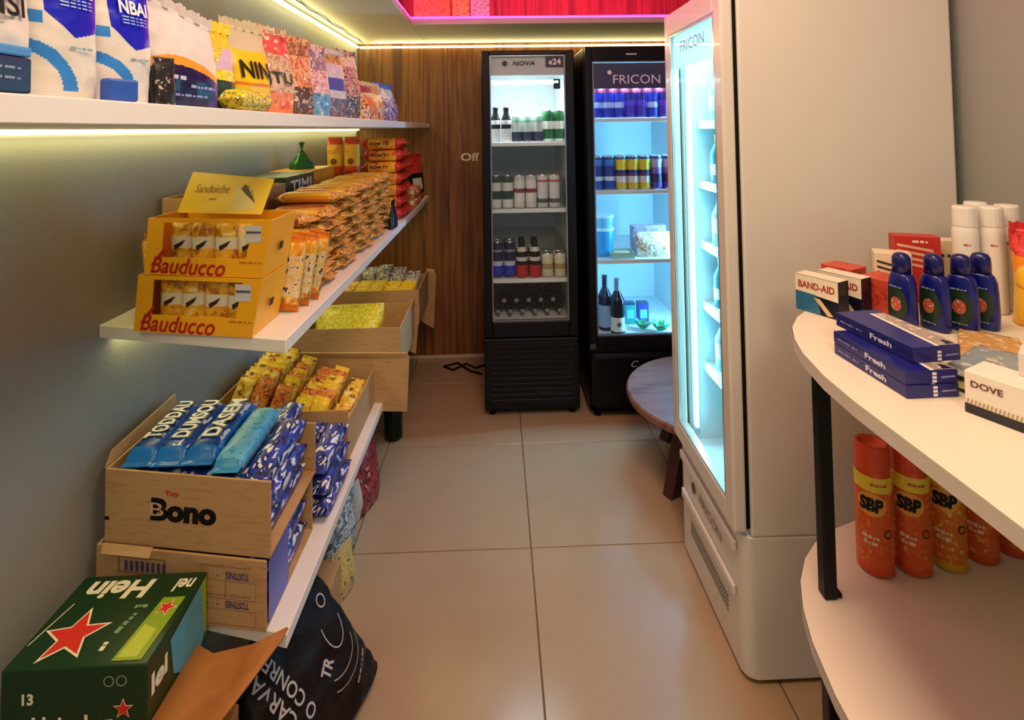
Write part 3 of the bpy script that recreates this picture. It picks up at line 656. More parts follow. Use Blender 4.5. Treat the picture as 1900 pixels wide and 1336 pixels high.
inst('noodle_pack', pack_mesh('noodle_pack', .14, .042, .036, [pmat(['e8c81c', 'f2e23c', 'c8a818', '4a5a1c', 'f4f0c0'], 70)], one, 3), (-.442, .975, zt), (0, 0, math.radians(90)), 'yellow pillow pack of noodles lying before the pasta bag', 'pack')
# row of snack bags further along
rows = [
 (-.50, 1.082, .115, .168, [('cbbfa0',), ('e6c414',), ('d87a1a',), ('c8281e',), ('3a3a14',)], lambda u, v: 0 if v > .72 else (3 if v < .14 else (2 if .3 < v < .36 or .22 < v < .25 else 1)), 'yellow bag with clear top and red base', 'NIN', .5),
 (-.51, 1.22, .14, .185, [('c9a98c', 'd8c0a6', 'b08868', 'e0d4c4'), ('b8342e', 'd85a4a', 'e8d8c8'), ('d8482a', 'e8843a', 'e8c8b8'), ('2a4a46',)], lambda u, v: 1 if v > .74 else (2 if v < .26 else 0), 'tall beige snack bag with red top and orange base', 'JTU', .42),
 (-.515, 1.385, .13, .19, [('d07a4a', 'e8b88a', 'b85a34', 'ecdcc4'), ('8a5a3a', 'c8986a'), ('c8a888', '5a3a2a', 'e0ccb0')], lambda u, v: 1 if v > .8 else (2 if v < .4 else 0), 'tall orange and cream snack bag in the snack row', None, 0),
 (-.52, 1.54, .13, .195, [('d8a8b0', 'e8d4d4', 'c06a7a', 'f0e8e4'), ('e4dcd4', '8a7a8a', 'c8b8c0'), ('3a7ab8', '6aa8d0', 'd8e4ec')], lambda u, v: 1 if v > .7 else (2 if v < .34 else 0), 'pink and white snack bag with sky blue base', None, 0),
 (-.52, 1.70, .14, .205, [('e2dcd8', 'c8c4cc', 'f0ece8'), ('5a1a1a', 'c89a5a', 'e4d4c4'), ('3a5ab0',), ('b0846a', '6a5a6a', 'd8c8c0')], lambda u, v: 1 if v > .84 else (2 if .42 < v < .62 and abs(u) < .75 else (3 if v < .3 else 0)), 'white snack bag with square royal blue badge', None, 0),
 (-.52, 1.875, .14, .225, [('c0564a', 'e0b8a4', '5a2420', 'ead8cc'), ('d8a04a', 'e8d4b8', 'a83a3a'), ('b89a84', '4a3a3a', 'e4d8cc')], lambda u, v: 1 if v > .8 else (2 if v < .35 else 0), 'red and cream snack bag at end of snack row', None, 0)]
for k, (x, y, wd, h, cols, pf, l_, tx, tv) in enumerate(rows):
    mats_ = [mat(c[0], .35, bump=.15) if len(c) == 1 else pmat(list(c), 42) for c in cols]
    b_ = bag('snack_bag', wd, .075, h, (x, y, zt), math.radians(74), mats_, pf, l_, seed=20+k, seal=mats_[0])
    if tx: surf_text(b_, tx, wd*.68, mats_[-1] if k == 1 else mat('1a1a10'), .0, h*tv, bag_fn(wd, .075, h), bold=.02, height=.034)
for k, (y, c) in enumerate(((.90, ['e6cc1c', 'f0dc4a', 'c8342a']), (1.04, ['d8b41c', 'f0e080', 'c2402a']), (1.28, ['c8a888', 'b04a3a', 'e4d4bc']))):
    bag('snack_bag', .13, .06, .2, (-.68, y, zt), math.radians(74), [pmat(c, 40)], one, ('yellow bag with red print standing behind the pasta bag', 'yellow bag standing behind the clear-topped yellow bag', 'beige and red bag standing behind the snack row')[k], seed=40+k, seal=pmat(c, 40))
b_ = bag('snack_bag', .24, .10, .135, (-.50, 2.10, zt), math.radians(80), [pmat(['c22a24', 'd8a83a', 'e8d8c8', '8a1a1c'], 30), mat('8a1a20', .35), mat('e07a2a', .35)], lambda u, v: 1 if v > .78 else (2 if -.6 < u < -.1 and .2 < v < .65 else 0), 'short wide red bag with orange figure past the snack row', seed=50, seal=mat('e0c080', .4))
bag('snack_bag', .22, .09, .155, (-.50, 2.42, zt), math.radians(80), [pmat(['c2342c', '2a4a9a', 'e0d8d8', '6a8ac8'], 36), mat('3a5ab0', .35)], lambda u, v: 1 if v > .7 and u > 0 else 0, 'red white and blue bag, farthest along the highest shelf', seed=51, seal=mat('4a6ab8', .4))

# ================================================================== middle shelf: wafers
zm = ZM+.0005
Y_or = mat('f2ae18', .35); Y_ye = mat('f5cb2a', .35); M_red = mat('b8181c', .4); M_yin = mat('e0b030', .5)
rz = 0.0; KD = -.2
wafer_cols = [pmat(['b8741a', 'e4a820', 'efbe3c', 'f4e0a0'], 26), mat('e4dcc0', .35), mat('3a1e1a', .35), mat('e8961c', .35)]
def wafer_paint(t_, a): return 3 if t_ < .08 or t_ > .92 else (1 if .44 < t_ < .62 and math.sin(a) > .3 else 0)
ME_w = pack_mesh('wafer_pack', .105, .05, .024, wafer_cols, wafer_paint, 1)
disp = []
SH = .10
for k in range(2):
    t = tag(mk('wafer_display', cat_vf(*[([(x+z*(.20 if x > 0 else .08), y, z) for x, y, z in v], f) for v, f in (
        bx(-.135, .13, .003, .13, 0, .003), bx(-.135, -.132, .003, .13, .003, .116), bx(.127, .13, .003, .13, .003, .116), bx(-.132, .127, .127, .13, .003, .116),
        bx(-.135, -.098, 0, .003, 0, .116), bx(.088, .13, 0, .003, 0, .116), bx(-.098, .088, 0, .003, 0, .036), bx(-.098, .088, 0, .003, .108, .116))]), [Y_or], None,
        (-.622+(.0 if k == 0 else .02), 1.134, zm+k*.1172), (0, 0, rz)),
        ('orange-yellow wafer display box with windows under another display box', 'orange-yellow wafer display box with raised header standing on another')[k], 'display box')
    disp.append(t)
    V, F = fit_text('Bauducco', .165, shear=.35, bold=.012, height=.034)
    mk('lettering', ([(x-.035+.03*x, -.0012, .019+y-.02*x) for x, y in V], F), M_red, t)
    V2 = [(-.137, -.0016, .02), (-.12, -.0016, .036), (-.105, -.0016, .052), (-.11, -.0016, .056), (-.128, -.0016, .036), (-.142, -.0016, .018)]
    mk('lettering', ([(x+.022, y, z) for x, y, z in V2], [tuple(range(5, -1, -1))]), M_red, t)
    decal(t, [(.094, .07), (.128, .072), (.130, .105), (.094, .105)], mat('c9c9cc', .4), (0, 0, 0), (1, 0, 0), (0, 0, 1))
    decal(t, [(.096, .088), (.128, .089), (.128, .093), (.096, .093)], mat('55555c', .4), (0, 0, 0), (1, 0, 0), (0, 0, 1), off=.0014)
    put_text(t, 'mnrs', .05, mat('b86a14', .4), (.105, 0, .03), (1, 0, 0), (0, 0, 1), height=.006)
    mw = t.matrix_basis
    for q, (x, tl) in enumerate(((-.073, .02), (-.022, -.02), (.031, .02), (.083, -.02))):
        p = Matrix.Translation(t.location) @ Matrix.Rotation(rz, 4, 'Z') @ Matrix.Translation((x+.006, .036+KD*x, .058)) @ Matrix.Rotation(tl, 4, 'Y') @ Matrix.Rotation(PI/2, 4, 'X') @ Matrix.Rotation(PI/2, 4, 'Z') @ Matrix.Translation((0, 0, -.012))
        o = bpy.data.objects.new('wafer_pack', ME_w); link(o); o.matrix_world = p
        tag(o, 'yellow wafer pack in '+('lower', 'upper')[k]+' display window, '+('first from the wall', 'second from the wall', 'third from the wall', 'partly behind the grey patch')[q], 'pack', ('packs in the lower display', 'packs in the upper display')[k])
        V = [(-.012, -.012, .0249), (-.002, -.014, .0249), (.010, .010, .0249), (-.002, .003, .0249)]
        mk('wafer_picture', ([(a_, -b_, c_) for a_, b_, c_ in V], [(0, 1, 2, 3)]), wafer_cols[2], o)
# raised header of the upper display
t = disp[1]
hq = [(-.105, .07, .117), (.10, .06, .117), (.118, .085, .19), (-.082, .095, .205)]
mk('header_flap', plate(hq, .003), Y_ye, t)
hx, hy = (Vector(hq[1])-Vector(hq[0])).normalized(), None
hn = hx.cross((Vector(hq[3])-Vector(hq[0])).normalized()); hy = hn.cross(hx)
hc = (Vector(hq[0])+Vector(hq[1])+Vector(hq[2])+Vector(hq[3]))/4
put_text(t, 'Sanduiche', .085, mat('9a5a0c', .4), hc-hx*.035+hy*.012, hx, hy, shear=.4, height=.018)
put_text(t, 'mn', .016, mat('9a5a0c', .4), hc-hx*.03-hy*.012, hx, hy, height=.005)
decal(t, [(.02, -.035), (.075, -.03), (.06, .012), (.028, .02)], mat('f0dc90', .4), hc, hx, hy)
decal(t, [(.036, .012), (.05, .0), (.074, -.018), (.06, .006), (.046, .022)], mat('3a1c20', .4), hc, hx, hy, off=.0014)
put_text(disp[0], 'm', .02, mat('1c1c1c'), (.142, .06, .055), (0, 1, 0), (.2, 0, 1), height=.03, off=.004)
put_text(disp[1], 'm', .02, mat('1c1c1c'), (.142, .06, .055), (0, 1, 0), (.2, 0, 1), height=.03, off=.004)
skew(disp[0], KD); skew(disp[1], KD)
# loose packs left of and right of the displays
ME_l = pack_mesh('loose_wafer', .17, .05, .026, [pmat(['f0dca0', 'e8b02c', 'd8941c', '8a5a24'], 40, stretch=(.4, 1.4, 1.4)), pmat(['3a3430', 'dcd2b4', 'e4c070', 'c8b89a'], 40), mat('d87a1c', .35)], lambda t_, a: 2 if t_ < .09 or t_ > .91 else (1 if math.sin(a) > .2 and .2 < t_ < .75 else 0), 5)
for k, (x, y, tx, ty) in enumerate(((-.470, 1.262, .10, -.06), (-.456, 1.298, .16, .02), (-.445, 1.338, .2, .1))):
    o = bpy.data.objects.new('wafer_pack', ME_l); link(o)
    o.matrix_world = Matrix.Translation((x, y, zm+.088)) @ Matrix.Rotation(tx, 4, 'Y') @ Matrix.Rotation(PI/2+ty, 4, 'X') @ Matrix.Rotation(PI/2, 4, 'Z') @ Matrix.Translation((0, 0, -.013))
    tag(o, ('grey and gold wafer pack propped upright against the displays', 'gold wafer pack standing upright behind the propped grey one', 'orange wafer pack leaning upright before the pack stacks')[k], 'pack')
for k in range(2):
    o = inst('wafer_pack', ME_l, (-.80-.02*k, 1.27+.05*k, zm+.10), (0, PI/2-.1, .2), ('gold wafer pack squeezed upright between display and wall', 'brown and gold pack upright behind the display near wall')[k], 'pack')
# stacked wafer packs, ends towards the aisle
ms = [pmat(['b8641a', 'e0a020', 'eab838', 'f2dc90'], 26, stretch=(.2, 1.6, 1.6)), mat('b8641a', .35), pmat(['6a3a1c', 'e0a430', 'd88a24', 'e8d49a', '8a4a20'], 70)]
ME_s = [pack_mesh('stack_wafer', .21, .066, .031, [ms[0], ms[2], mat('d88a1c', .35)], lambda t_, a: 1 if t_ > .8 or t_ < .2 else (2 if abs(math.sin(a)) < .25 else 0), s) for s in range(3)]
ME_s += [pack_mesh('stack_cookie', .20, .066, .031, [pmat(['8a3a2a', 'b8622a', 'c8804a', 'e0b070'], 26, stretch=(.2, 1.6, 1.6)), ms[2]], lambda t_, a: 1 if t_ > .82 else 0, 4)]
for r in range(14):
    for l in range(7 if r > 2 else 6):
        lay = 'directly on the shelf' if l == 0 else ('topmost of its stack' if l == (6 if r > 2 else 5) else 'between other packs')
        y = 1.432+.0715*r; brown = (l in (2, 5) and r % 4 != 1) or (r < 3 and l in (0, 3))
        o = inst('wafer_pack', ME_s[3] if brown else ME_s[rnd.randrange(3)], (-.555+.012*math.sin(r*2.1+l)+rnd.uniform(-.004, .004), y, zm+l*.0328), (0, 0, rnd.uniform(-.035, .035)),
                 ('copper brown' if brown else 'golden')+' wafer pack lying in the wafer stacks, '+lay, 'pack', ('copper' if brown else 'golden')+' packs in the wafer stacks, '+lay)
# cartons and boxes at the back of the middle shelf, against the wall
def opencarton(name, x0, x1, y0, y1, z0, h, m, label, hf=None, hb=None, right=True, th=.005, cat='box', hr=None, wav=0):
    hf = h if hf is None else hf; hb = h if hb is None else hb; hr = h if hr is None else hr
    t = empty(name, ((x0+x1)/2, (y0+y1)/2, z0)); tag(t, label, cat); a, b = (x1-x0)/2, (y1-y0)/2
    mk('carton_floor', bx(-a, a, -b, b, 0, th), m, t)
    mk('front_wall', bx(-a, a, -b, -b+th, th, hf), m, t); mk('back_wall', bx(-a, a, b-th, b, th, hb), m, t)
    mk('side_wall', bx(-a, -a+th, -b+th, b-th, th, h), m, t)
    if right: mk('side_wall', bx(a-th, a, -b+th, b-th, th, hr), m, t)
    return t
t = opencarton('wafer_carton', -.845, -.675, 1.40, 1.76, zm, .245, M_card2, 'brown carton of upright wafers behind the wafer stacks')
for k in range(9):
    o = inst('wafer_pack', ME_l, (-.76, 1.432+.037*k, zm+.178), (0, PI/2, PI/2), 'wafer pack standing in the brown carton behind the stacks', 'pack', 'packs standing in the wafer carton')
    o.rotation_euler = (PI/2, PI/2, PI/2) if False else (0, PI/2, PI/2)
o = tag(mk('chocolate_box', bbx(-.085, .085, -.13, .13, 0, .262, .003), pmat(['0e2a1a', '143a24', '0a1a12'], 20), None, (-.76, 1.90, zm)), 'dark green box with white lettering behind the wafer stacks', 'box')
put_text(o, 'TWI', .12, mat('e4e8e0'), (.0, -.13, .225), (1, 0, 0), (0, 0, 1), bold=.02, height=.04); put_text(o, 'TIMI', .2, mat('e4e8e0'), (.085, .0, .225), (0, 1, 0), (0, 0, 1), bold=.02, height=.045)
t = tag(mk('biscuit_box', bbx(-.085, .065, -.16, .14, 0, .262, .003), pmat(['c8701c', 'e0a02c', '8a3a1c'], 30), None, (-.76, 2.20, zm)), 'long amber biscuit box behind the wafer stacks near wall', 'box')
V, F, UV = pouch_vf(.15, .12, .115, 3, wr=.008, base=1.0)
V = [(.62*x*(1-.9*max(0, z/.115-.25)/.75), .62*y*(1-.5*max(0, z/.115-.3)), .62*z) for x, y, z in V]
o = tag(mk('knotted_bag', (V, F), mat('12602c', .25, bump=.5, bscale=40), None, (-.77, 2.17, zm+.263), (0, 0, .6), None, True), 'green plastic bag tied in a knot atop the amber box', 'bag')
mk('knot', lathe([(.004, .062), (.008, .070), (.005, .076), (.006, .086), (.012, .104), (.003, .106)], 9), mat('0e4a22', .3), o)
# orange noodle packs
mo = [pmat(['d8482a', 'ee9a24', 'f4b83a', 'f4d05a'], 16), mat('c8281e', .35), mat('f0c030', .35)]
ME_o = pack_mesh('noodle_brick', .20, .088, .052, mo, lambda t_, a: 1 if t_ < .2 or t_ > .8 else 0, 8)
for c in range(3):
    for l in range(7 if c < 2 else 6):
        o = inst('noodle_pack', ME_o, (-.522+.004*math.sin(l*3+c), 2.535+.092*c, zm+.0535*l), (0, 0, rnd.uniform(-.02, .02)), ('orange noodle pack with red ends and dark lettering in the noodle stack' if c == 0 else 'orange noodle pack with red ends behind the lettered noodle packs'), 'pack', ('lettered packs in the noodle stack' if c == 0 else 'plain packs behind the noodle stack'))
        if c == 0:
            put_text(o, 'KOM TY', .085, mat('4a1c0c', .4), (-.01, -.0445, .027), (1, 0, 0), (0, 0, 1), height=.014, bold=.03, off=.0015)
ME_u = pack_mesh('upright_noodle', .175, .066, .045, [pmat(['e0942a', 'ecb82c', 'f2cc4a'], 14), mat('d0481e', .35)], lambda t_, a: 1 if t_ < .25 or t_ > .8 else 0, 9)
for k in range(2):
    o = bpy.data.objects.new('noodle_pack', ME_u); link(o)
    o.matrix_world = Matrix.Translation((-.715+.074*k, 2.43, zm+.2945)) @ Matrix.Rotation(PI/2, 4, 'X') @ Matrix.Rotation(PI/2, 4, 'Z') @ Matrix.Translation((0, 0, -.0225))
    tag(o, ('upright yellow noodle pack with orange ends, next to wall', 'upright yellow noodle pack with orange ends, next to noodle stack')[k], 'pack')
    mk('emblem', lathe([(.014, 0), (.014, .0008)], 14), mat('7a4a14', .4), o, (-.02, 0, .0462), (0, 0, 0))
for l in range(4):
    for q in range(2): inst('noodle_pack', ME_u, (-.74+.0*q, 2.44+.07*q, zm+.0005+.0475*l), (0, 0, 0), 'yellow noodle pack lying under the upright noodle packs', 'pack', 'lying packs under the upright noodles')
b_ = bag('sauce_pouch', .17, .09, .25, (-.50, 3.225, zm), math.radians(60), [pmat(['b81c1c', 'd8403a', '8a1414'], 30), mat('12241a', .35), mat('e4e2dc', .4)], lambda u, v: 2 if .24 < v < .5 and abs(u) < .55 else (1 if .14 < v < .62 else 0), 'red pouch with dark band and white badge by wood wall', seed=61, seal=mat('b81c1c', .4))
ME_r = pack_mesh('red_pack', .18, .07, .05, [pmat(['c8341e', 'd85a2a', 'e8c09a', 'a81c1c'], 40)], one, 12)
for k in range(2): inst('snack_pack', ME_r, (-.458, 2.995+.002*k, zm+.052*k), (0, 0, PI/2+.05*k), ('red snack pack lying at shelf edge under a second one', 'red snack pack lying on top of another at shelf edge')[k], 'pack')
for k in range(2): inst('snack_pack', pack_mesh('cream_pack', .12, .065, .055, [pmat(['ecd890', 'e8b83a', 'f0ecd8', 'd8602a'], 40)], one, 14+k), (-.457, 2.835, zm+.057*k), (0, 0, PI/2), ('cream and yellow snack pack under another at shelf edge', 'cream and yellow snack pack on top of another at shelf edge')[k], 'pack')
bag('candy_bag', .10, .028, .10, (-.437, 2.30, zm), math.radians(86), [pmat(['141a3c', '0c0e20', '3a6a8a'], 40), mat('12244a', .3)], one, 'small dark blue bag with ruffled top at shelf edge', seed=66, seal=mat('0e1a1c', .4), taper=.5)

# ================================================================== lowest shelf: cartons of biscuits
zl = ZL+.0005
rb = 0.0; KB = -.17
t = empty('biscuit_carton', (-.648, 1.138, zl), rb); tag(t, 'brown carton with inverted purple print under the lettered carton', 'box')
mk('carton_body', cat_vf(bx(-.185, .185, 0, .005, 0, .133), bx(-.185, -.18, .005, .27, 0, .133), bx(-.18, .185, .265, .27, 0, .133), bx(-.18, .185, .005, .265, 0, .005)), M_card, t)
mk('torn_flap', plate([(-.17, -.004, .122), (-.06, -.006, .124), (-.06, .003, .1385), (-.17, .003, .1385)], .004), mat('c9a472', .8), t)
PUR = mat('4a4470', .6); BRN = mat('8a6a50', .7)
for z in (.10, .045):
    put_text(t, 'TOSTINES', .05, PUR, (.125, 0, z), (-1, 0, 0), (0, 0, -1), height=.014, bold=.03)
    for m_ in t.children[-1:]: m_.data.transform(Matrix.Translation((0, -.0016, 0)))
    put_text(t, 'm n r m', .04, BRN, (.068, -.0016, z), (1, 0, 0), (0, 0, 1), height=.006); put_text(t, 'mnmrmnsmrnmn', .11, BRN, (.1, -.0016, z+.018), (1, 0, 0), (0, 0, 1), height=.004)
def frame_print(x0, x1, z0, z1, m_, w_=.001):
    q = cat_vf(*[([(a, -.0012, b), (c, -.0012, b), (c, -.0012, d), (a, -.0012, d)], [(0, 1, 2, 3)]) for a, c, b, d in ((x0, x1, z0, z0+w_), (x0, x1, z1-w_, z1), (x0, x0+w_, z0, z1), (x1-w_, x1, z0, z1))])
    return q
mk('print', cat_vf(frame_print(.05, .165, .055, .09, BRN), frame_print(.05, .165, .006, .035, BRN), frame_print(.10, .101, .055, .09, BRN), frame_print(-.135, -.03, .085, .118, PUR, .003)), BRN, t)
for k in range(8): decal(t, [(-.12+.012*k, .09), (-.113+.012*k, .09), (-.113+.012*k, .11), (-.12+.012*k, .11)], PUR, (0, -.0008, 0), (1, 0, 0), (0, 0, 1))
# blue packs inside the lower carton, seen at its open side
bl = [pmat(['5aaae8', '1f74d0', '1a62c0', '0f3a8a'], 14), pmat(['e8ecf4', '1c50b0', '17409a', '102a6a'], 22, stretch=(.5, 1, 1)), mat('1f78d0', .25)]
ME_b = [pack_mesh('blue_biscuit', .235, .066, .052, [bl[0], bl[1], bl[2]], lambda t_, a: 2 if t_ < .14 or t_ > .88 else (1 if math.sin(a) > .55 else 0), 20+s, na=20) for s in range(2)]
ME_c = pack_mesh('cyan_biscuit', .235, .06, .05, [pmat(['3aa6dc', '6cc4ea', '2a86c8'], 30), pmat(['d8ecf4', '4ab0e0', 'f0f4f4'], 60), mat('3a9cd8', .25)], lambda t_, a: 2 if t_ < .1 else (1 if math.sin(a) < -.1 else 0), 24, na=20)
ME_d = pack_mesh('dark_biscuit', .225, .055, .048, [pmat(['e8e8f0', '1c2060', '2a3ab8', '14142a', 'd8dcf0'], 34, stretch=(.5, 1, 1)), pmat(['e4e8f4', '3040b0', '1c1c50', 'd0d8f0'], 30, stretch=(.5, 1, 1))], lambda t_, a: 1 if math.cos(a) < 0 else 0, 27, na=18)
def place(o, M): o.matrix_world = M
Bx = Matrix.Translation((-.648, 1.138, zl)) @ Matrix.Rotation(rb, 4, 'Z')
for r in range(2):
    o = bpy.data.objects.new('biscuit_pack', ME_d); link(o); o.matrix_world = Bx @ Matrix.Translation((.15, .136+KB*.15, .006+.052*r)) @ Matrix.Rotation(PI/2, 4, 'Z')
    tag(o, ('blue biscuit pack at the carton open side, at the bottom', 'blue biscuit pack at the carton open side, resting on another')[r], 'pack')
decal(t, [(.0, .004), (.10, .004), (.10, .125), (.0, .125)], mat('2a48b4', .3), (.1857, .012, 0), (0, 1, 0), (0, 0, 1), name='blue_liner', off=.0004)
skew(t, KB)
# lettered carton above
t = empty('biscuit_carton', (-.640, 1.146, zl+.1335), rb); tag(t, 'brown carton with black lettering full of blue biscuit packs', 'box')
mk('carton_body', cat_vf(bx(-.182, .182, 0, .005, 0, .147), bx(-.182, -.177, .005, .27, 0, .147), bx(-.177, .182, .265, .27, 0, .12), bx(-.177, .182, .005, .265, 0, .005)), M_card, t)
mk('side_flap', plate([(-.184, .005, .147), (-.184, .255, .147), (-.19, .26, .176), (-.189, .03, .168)], .004), M_card, t)
put_text(t, 'Bono', .145, mat('0c0a0c', .5), (-.005, 0, .075), (1, 0, 0), (.05, 0, 1), bold=.055, height=.046)
put_text(t, 'B', .03, mat('c9a880', .6), (-.063, -.0012, .076), (1, 0, 0), (0, 0, 1), height=.026)
put_text(t, 'Toy', .032, mat('c82420', .5), (-.03, -.001, .108), (1, 0, 0), (.0, 0, 1), bold=.04, height=.013)
decal(t, [(-.182, .045), (-.172, .045), (-.172, .052), (-.182, .052)], mat('141014'), (0, 0, 0), (1, 0, 0), (0, 0, 1))
skew(t, KB)
B2 = Matrix.Translation((-.640, 1.146, zl+.1335)) @ Matrix.Rotation(rb, 4, 'Z')
spec = [(-.134, .142, .118, .02, ME_b[0]), (-.066, .142, .124, .02, ME_b[1]), (.002, .148, .128, .01, ME_b[0]), (.069, .142, .122, 0, ME_c), (.134, .15, .100, -.02, ME_d)]
for k, (x, y, z, yaw, me) in enumerate(spec):
    o = bpy.data.objects.new('biscuit_pack', me); link(o); o.matrix_world = B2 @ Matrix.Translation((x, y+KB*x, z)) @ Matrix.Rotation(yaw, 4, 'Z') @ Matrix.Rotation(.04, 4, 'X') @ Matrix.Rotation(PI/2, 4, 'Z')
    tag(o, ('bright blue biscuit pack in the lettered carton, next to wall', 'bright blue biscuit pack with lettering, second from wall', 'blue biscuit pack resting third from wall in lettered carton', 'light cyan biscuit pack in the lettered carton', 'navy and white biscuit pack beside the cyan pack')[k], 'pack')
    if me in ME_b:
        put_text(o, ('TODDAU', 'DUMSOU', 'DASEM')[k], .15, mat('eef0f4', .35), (.012, 0, .054), (1, 0, 0), (0, 1, 0), bold=.03, height=.036, off=.0012)
        put_text(o, ('TODDAU', 'DUMSOU', 'DASEM')[k], .155, mat('0c1440', .35), (.012, -.001, .0535), (1, 0, 0), (0, 1, 0), bold=.08, height=.041, off=.0008)
for k, (x, z) in enumerate(((-.14, .006), (-.07, .006), (0, .006), (.07, .006), (.14, .006), (-.14, .062), (-.07, .064), (0, .066), (.07, .062), (.145, .052))):
    o = bpy.data.objects.new('biscuit_pack', ME_d if k in (4, 9) else ME_b[k % 2]); link(o); o.matrix_world = B2 @ Matrix.Translation((x*.97, .136+KB*x, z)) @ Matrix.Rotation(PI/2, 4, 'Z')
    tag(o, 'navy biscuit pack at the open side of lettered carton' if k in (4, 9) else 'blue biscuit pack buried beneath others in lettered carton', 'pack', 'navy packs at the carton side' if k in (4, 9) else 'buried blue packs')
# packs wedged along the aisle side and behind the lettered carton
for k, (x, y, z, rr) in enumerate(((-.458, 1.46, .0, 0), (-.462, 1.462, .05, .05), (-.466, 1.455, .10, -.05), (-.522, 1.46, .0, 0), (-.524, 1.462, .05, 0), (-.526, 1.46, .10, .05), (-.60, 1.485, .15, .05), (-.60, 1.485, .0, 0), (-.60, 1.485, .05, 0), (-.60, 1.485, .10, 0))):
    y = 1.146+.27-.17*(x+.64)+.1125+.006
    o = inst('biscuit_pack', ME_d, (x, y, zl+z+.0005), (0, 0, PI/2+rr*.15), 'navy and white biscuit pack piled behind the lettered carton', 'pack', 'navy packs piled behind the carton')
# open cartons of crisps: A, B, C
crisp = [pmat(['6a3a18', 'e0a414', 'eec234', 'f0d048', 'f4e8b0'], 34), pmat(['d8721c', 'e89a3a', 'b84a1c', 'f0c890'], 44), pmat(['f0d41c', 'e8c010', 'f4e878'], 40), pmat(['8a8088', 'd8d4d4', '4a4450', 'b8a8b8'], 44)]
ME_k = [pack_mesh('crisp_pack', .15, .075, .035, [m_], one, 30+i, wr=.004) for i, m_ in enumerate(crisp)]
def heap(n, x0, x1, y0, y1, zf, kinds, labels, groups, seed, up=.55):
    r = random.Random(seed)
    for k in range(n):
        x = x0+(x1-x0)*r.random(); y = y0+(y1-y0)*r.random(); q = r.choice(kinds)
        inst('crisp_pack', ME_k[q], (x, y, zf(x, y)+r.uniform(-.008, .008)), (r.uniform(-.25, .25), -up*r.uniform(.6, 1.2), r.uniform(-.5, .5)+.5), labels[q], 'pack', groups[q])
def flap(t, quad, th=.004, m=None): return mk('open_flap', plate(quad, th), m or M_card2, t)
tA = opencarton('crisp_carton', -.845, -.45, 1.645, 2.0, zl, .17, M_card2, 'open brown carton heaped with yellow crisp packs nearest the lettered carton', hf=.15, hr=.12)
tA['label'] = 'open brown carton heaped with small yellow packs beside biscuit cartons'
flap(tA, [(.19, .175, .165), (.325, .165, .165), (.315, .165, -.03), (.19, .175, -.03)])
mk('torn_edge', plate([(-.18, .178, .165), (.32, .160, .162), (.32, .15, .18), (-.18, .17, .185)], .004), mat('c9a472', .7), tA)
put_text(tA, 'mnr', .06, mat('4a2a10'), (.268, .1695, .145), (1, -.07, 0), (0, 0, 1), height=.012, off=.002)
tB = opencarton('crisp_carton', -.84, -.40, 2.25, 2.64, zl, .172, M_card2, 'open brown carton with yellow mesh packs between two other cartons', hb=.15)
flap(tB, [(.15, .188, .14), (.245, .18, .14), (.225, .18, -.085), (.15, .188, -.06)])
tC = opencarton('crisp_carton', -.84, -.40, 2.76, 3.16, zl, .172, M_card2, 'open brown carton of grey and yellow packs beside the wood wall', hb=.15)
flap(tC, [(.18, .20, .15), (.265, .19, .15), (.25, .19, -.16), (.18, .198, -.12)])
mk('torn_edge', plate([(.20, .194, .15), (.258, .188, .15), (.256, .18, .175), (.215, .19, .178)], .004), mat('c9a472', .7), tC)
LA = {0: 'yellow and brown pack in the heap of first brown carton', 1: 'orange pack in the heap of first brown carton', 2: 'bright yellow pack in the heap of first brown carton', 3: 'grey pack in the heap of first brown carton'}
LA = {q: s.replace('first brown carton', 'carton beside biscuit packs') for q, s in LA.items()}
GA = {0: 'yellow brown packs, near carton', 1: 'orange packs, near carton', 2: 'bright yellow packs, near carton', 3: 'grey packs, near carton'}
def filed(xs_, y0, n, dy, z, kind, labels, groups, lean=-.42, seed=1, spin=0, ME=None, half=.072, th=.0175):
    r = random.Random(seed)
    for c, x in enumerate(xs_):
        for k in range(n):
            q = r.choice(kind); o = bpy.data.objects.new('crisp_pack', (ME or ME_k)[q]); link(o)
            o.matrix_world = Matrix.Translation((x, y0+dy*k, z[c]+half+r.uniform(-.004, .004))) @ Matrix.Rotation(spin+r.uniform(-.05, .05), 4, 'Y') @ Matrix.Rotation(PI/2+lean, 4, 'X') @ Matrix.Rotation(PI/2, 4, 'Z') @ Matrix.Translation((0, 0, -th))
            tag(o, labels[q], 'pack', groups[q])
for c, x in enumerate((-.80, -.722, -.644)):
    for k in range(2):
        for l in range((3, 2, 1)[c]): inst('crisp_pack', ME_k[0], (x+.012, 1.737+.155*k, zl+.009+.0375*l), (0, 0, PI/2), 'yellow and brown pack lying flat at the bottom of brown carton', 'pack', 'bottom packs, near carton')
ME_t = [pack_mesh('small_crisp', .10, .051, .021, [m_], one, 70+q, wr=.0025) for q, m_ in enumerate(crisp)]
filed((-.783, -.727, -.671, -.615, -.559, -.503), 1.705, 8, .031, (zl+.128, zl+.128, zl+.094, zl+.057, zl+.057, zl+.014), [0, 0, 0, 2, 1], LA, GA, spin=.26, ME=ME_t, half=.05, th=.0105)
LB = {2: 'bright yellow pack in the carton between two cartons', 0: 'brown and yellow pack in the carton between two cartons'}; GB = {2: 'yellow packs, middle carton', 0: 'brown yellow packs, middle carton'}
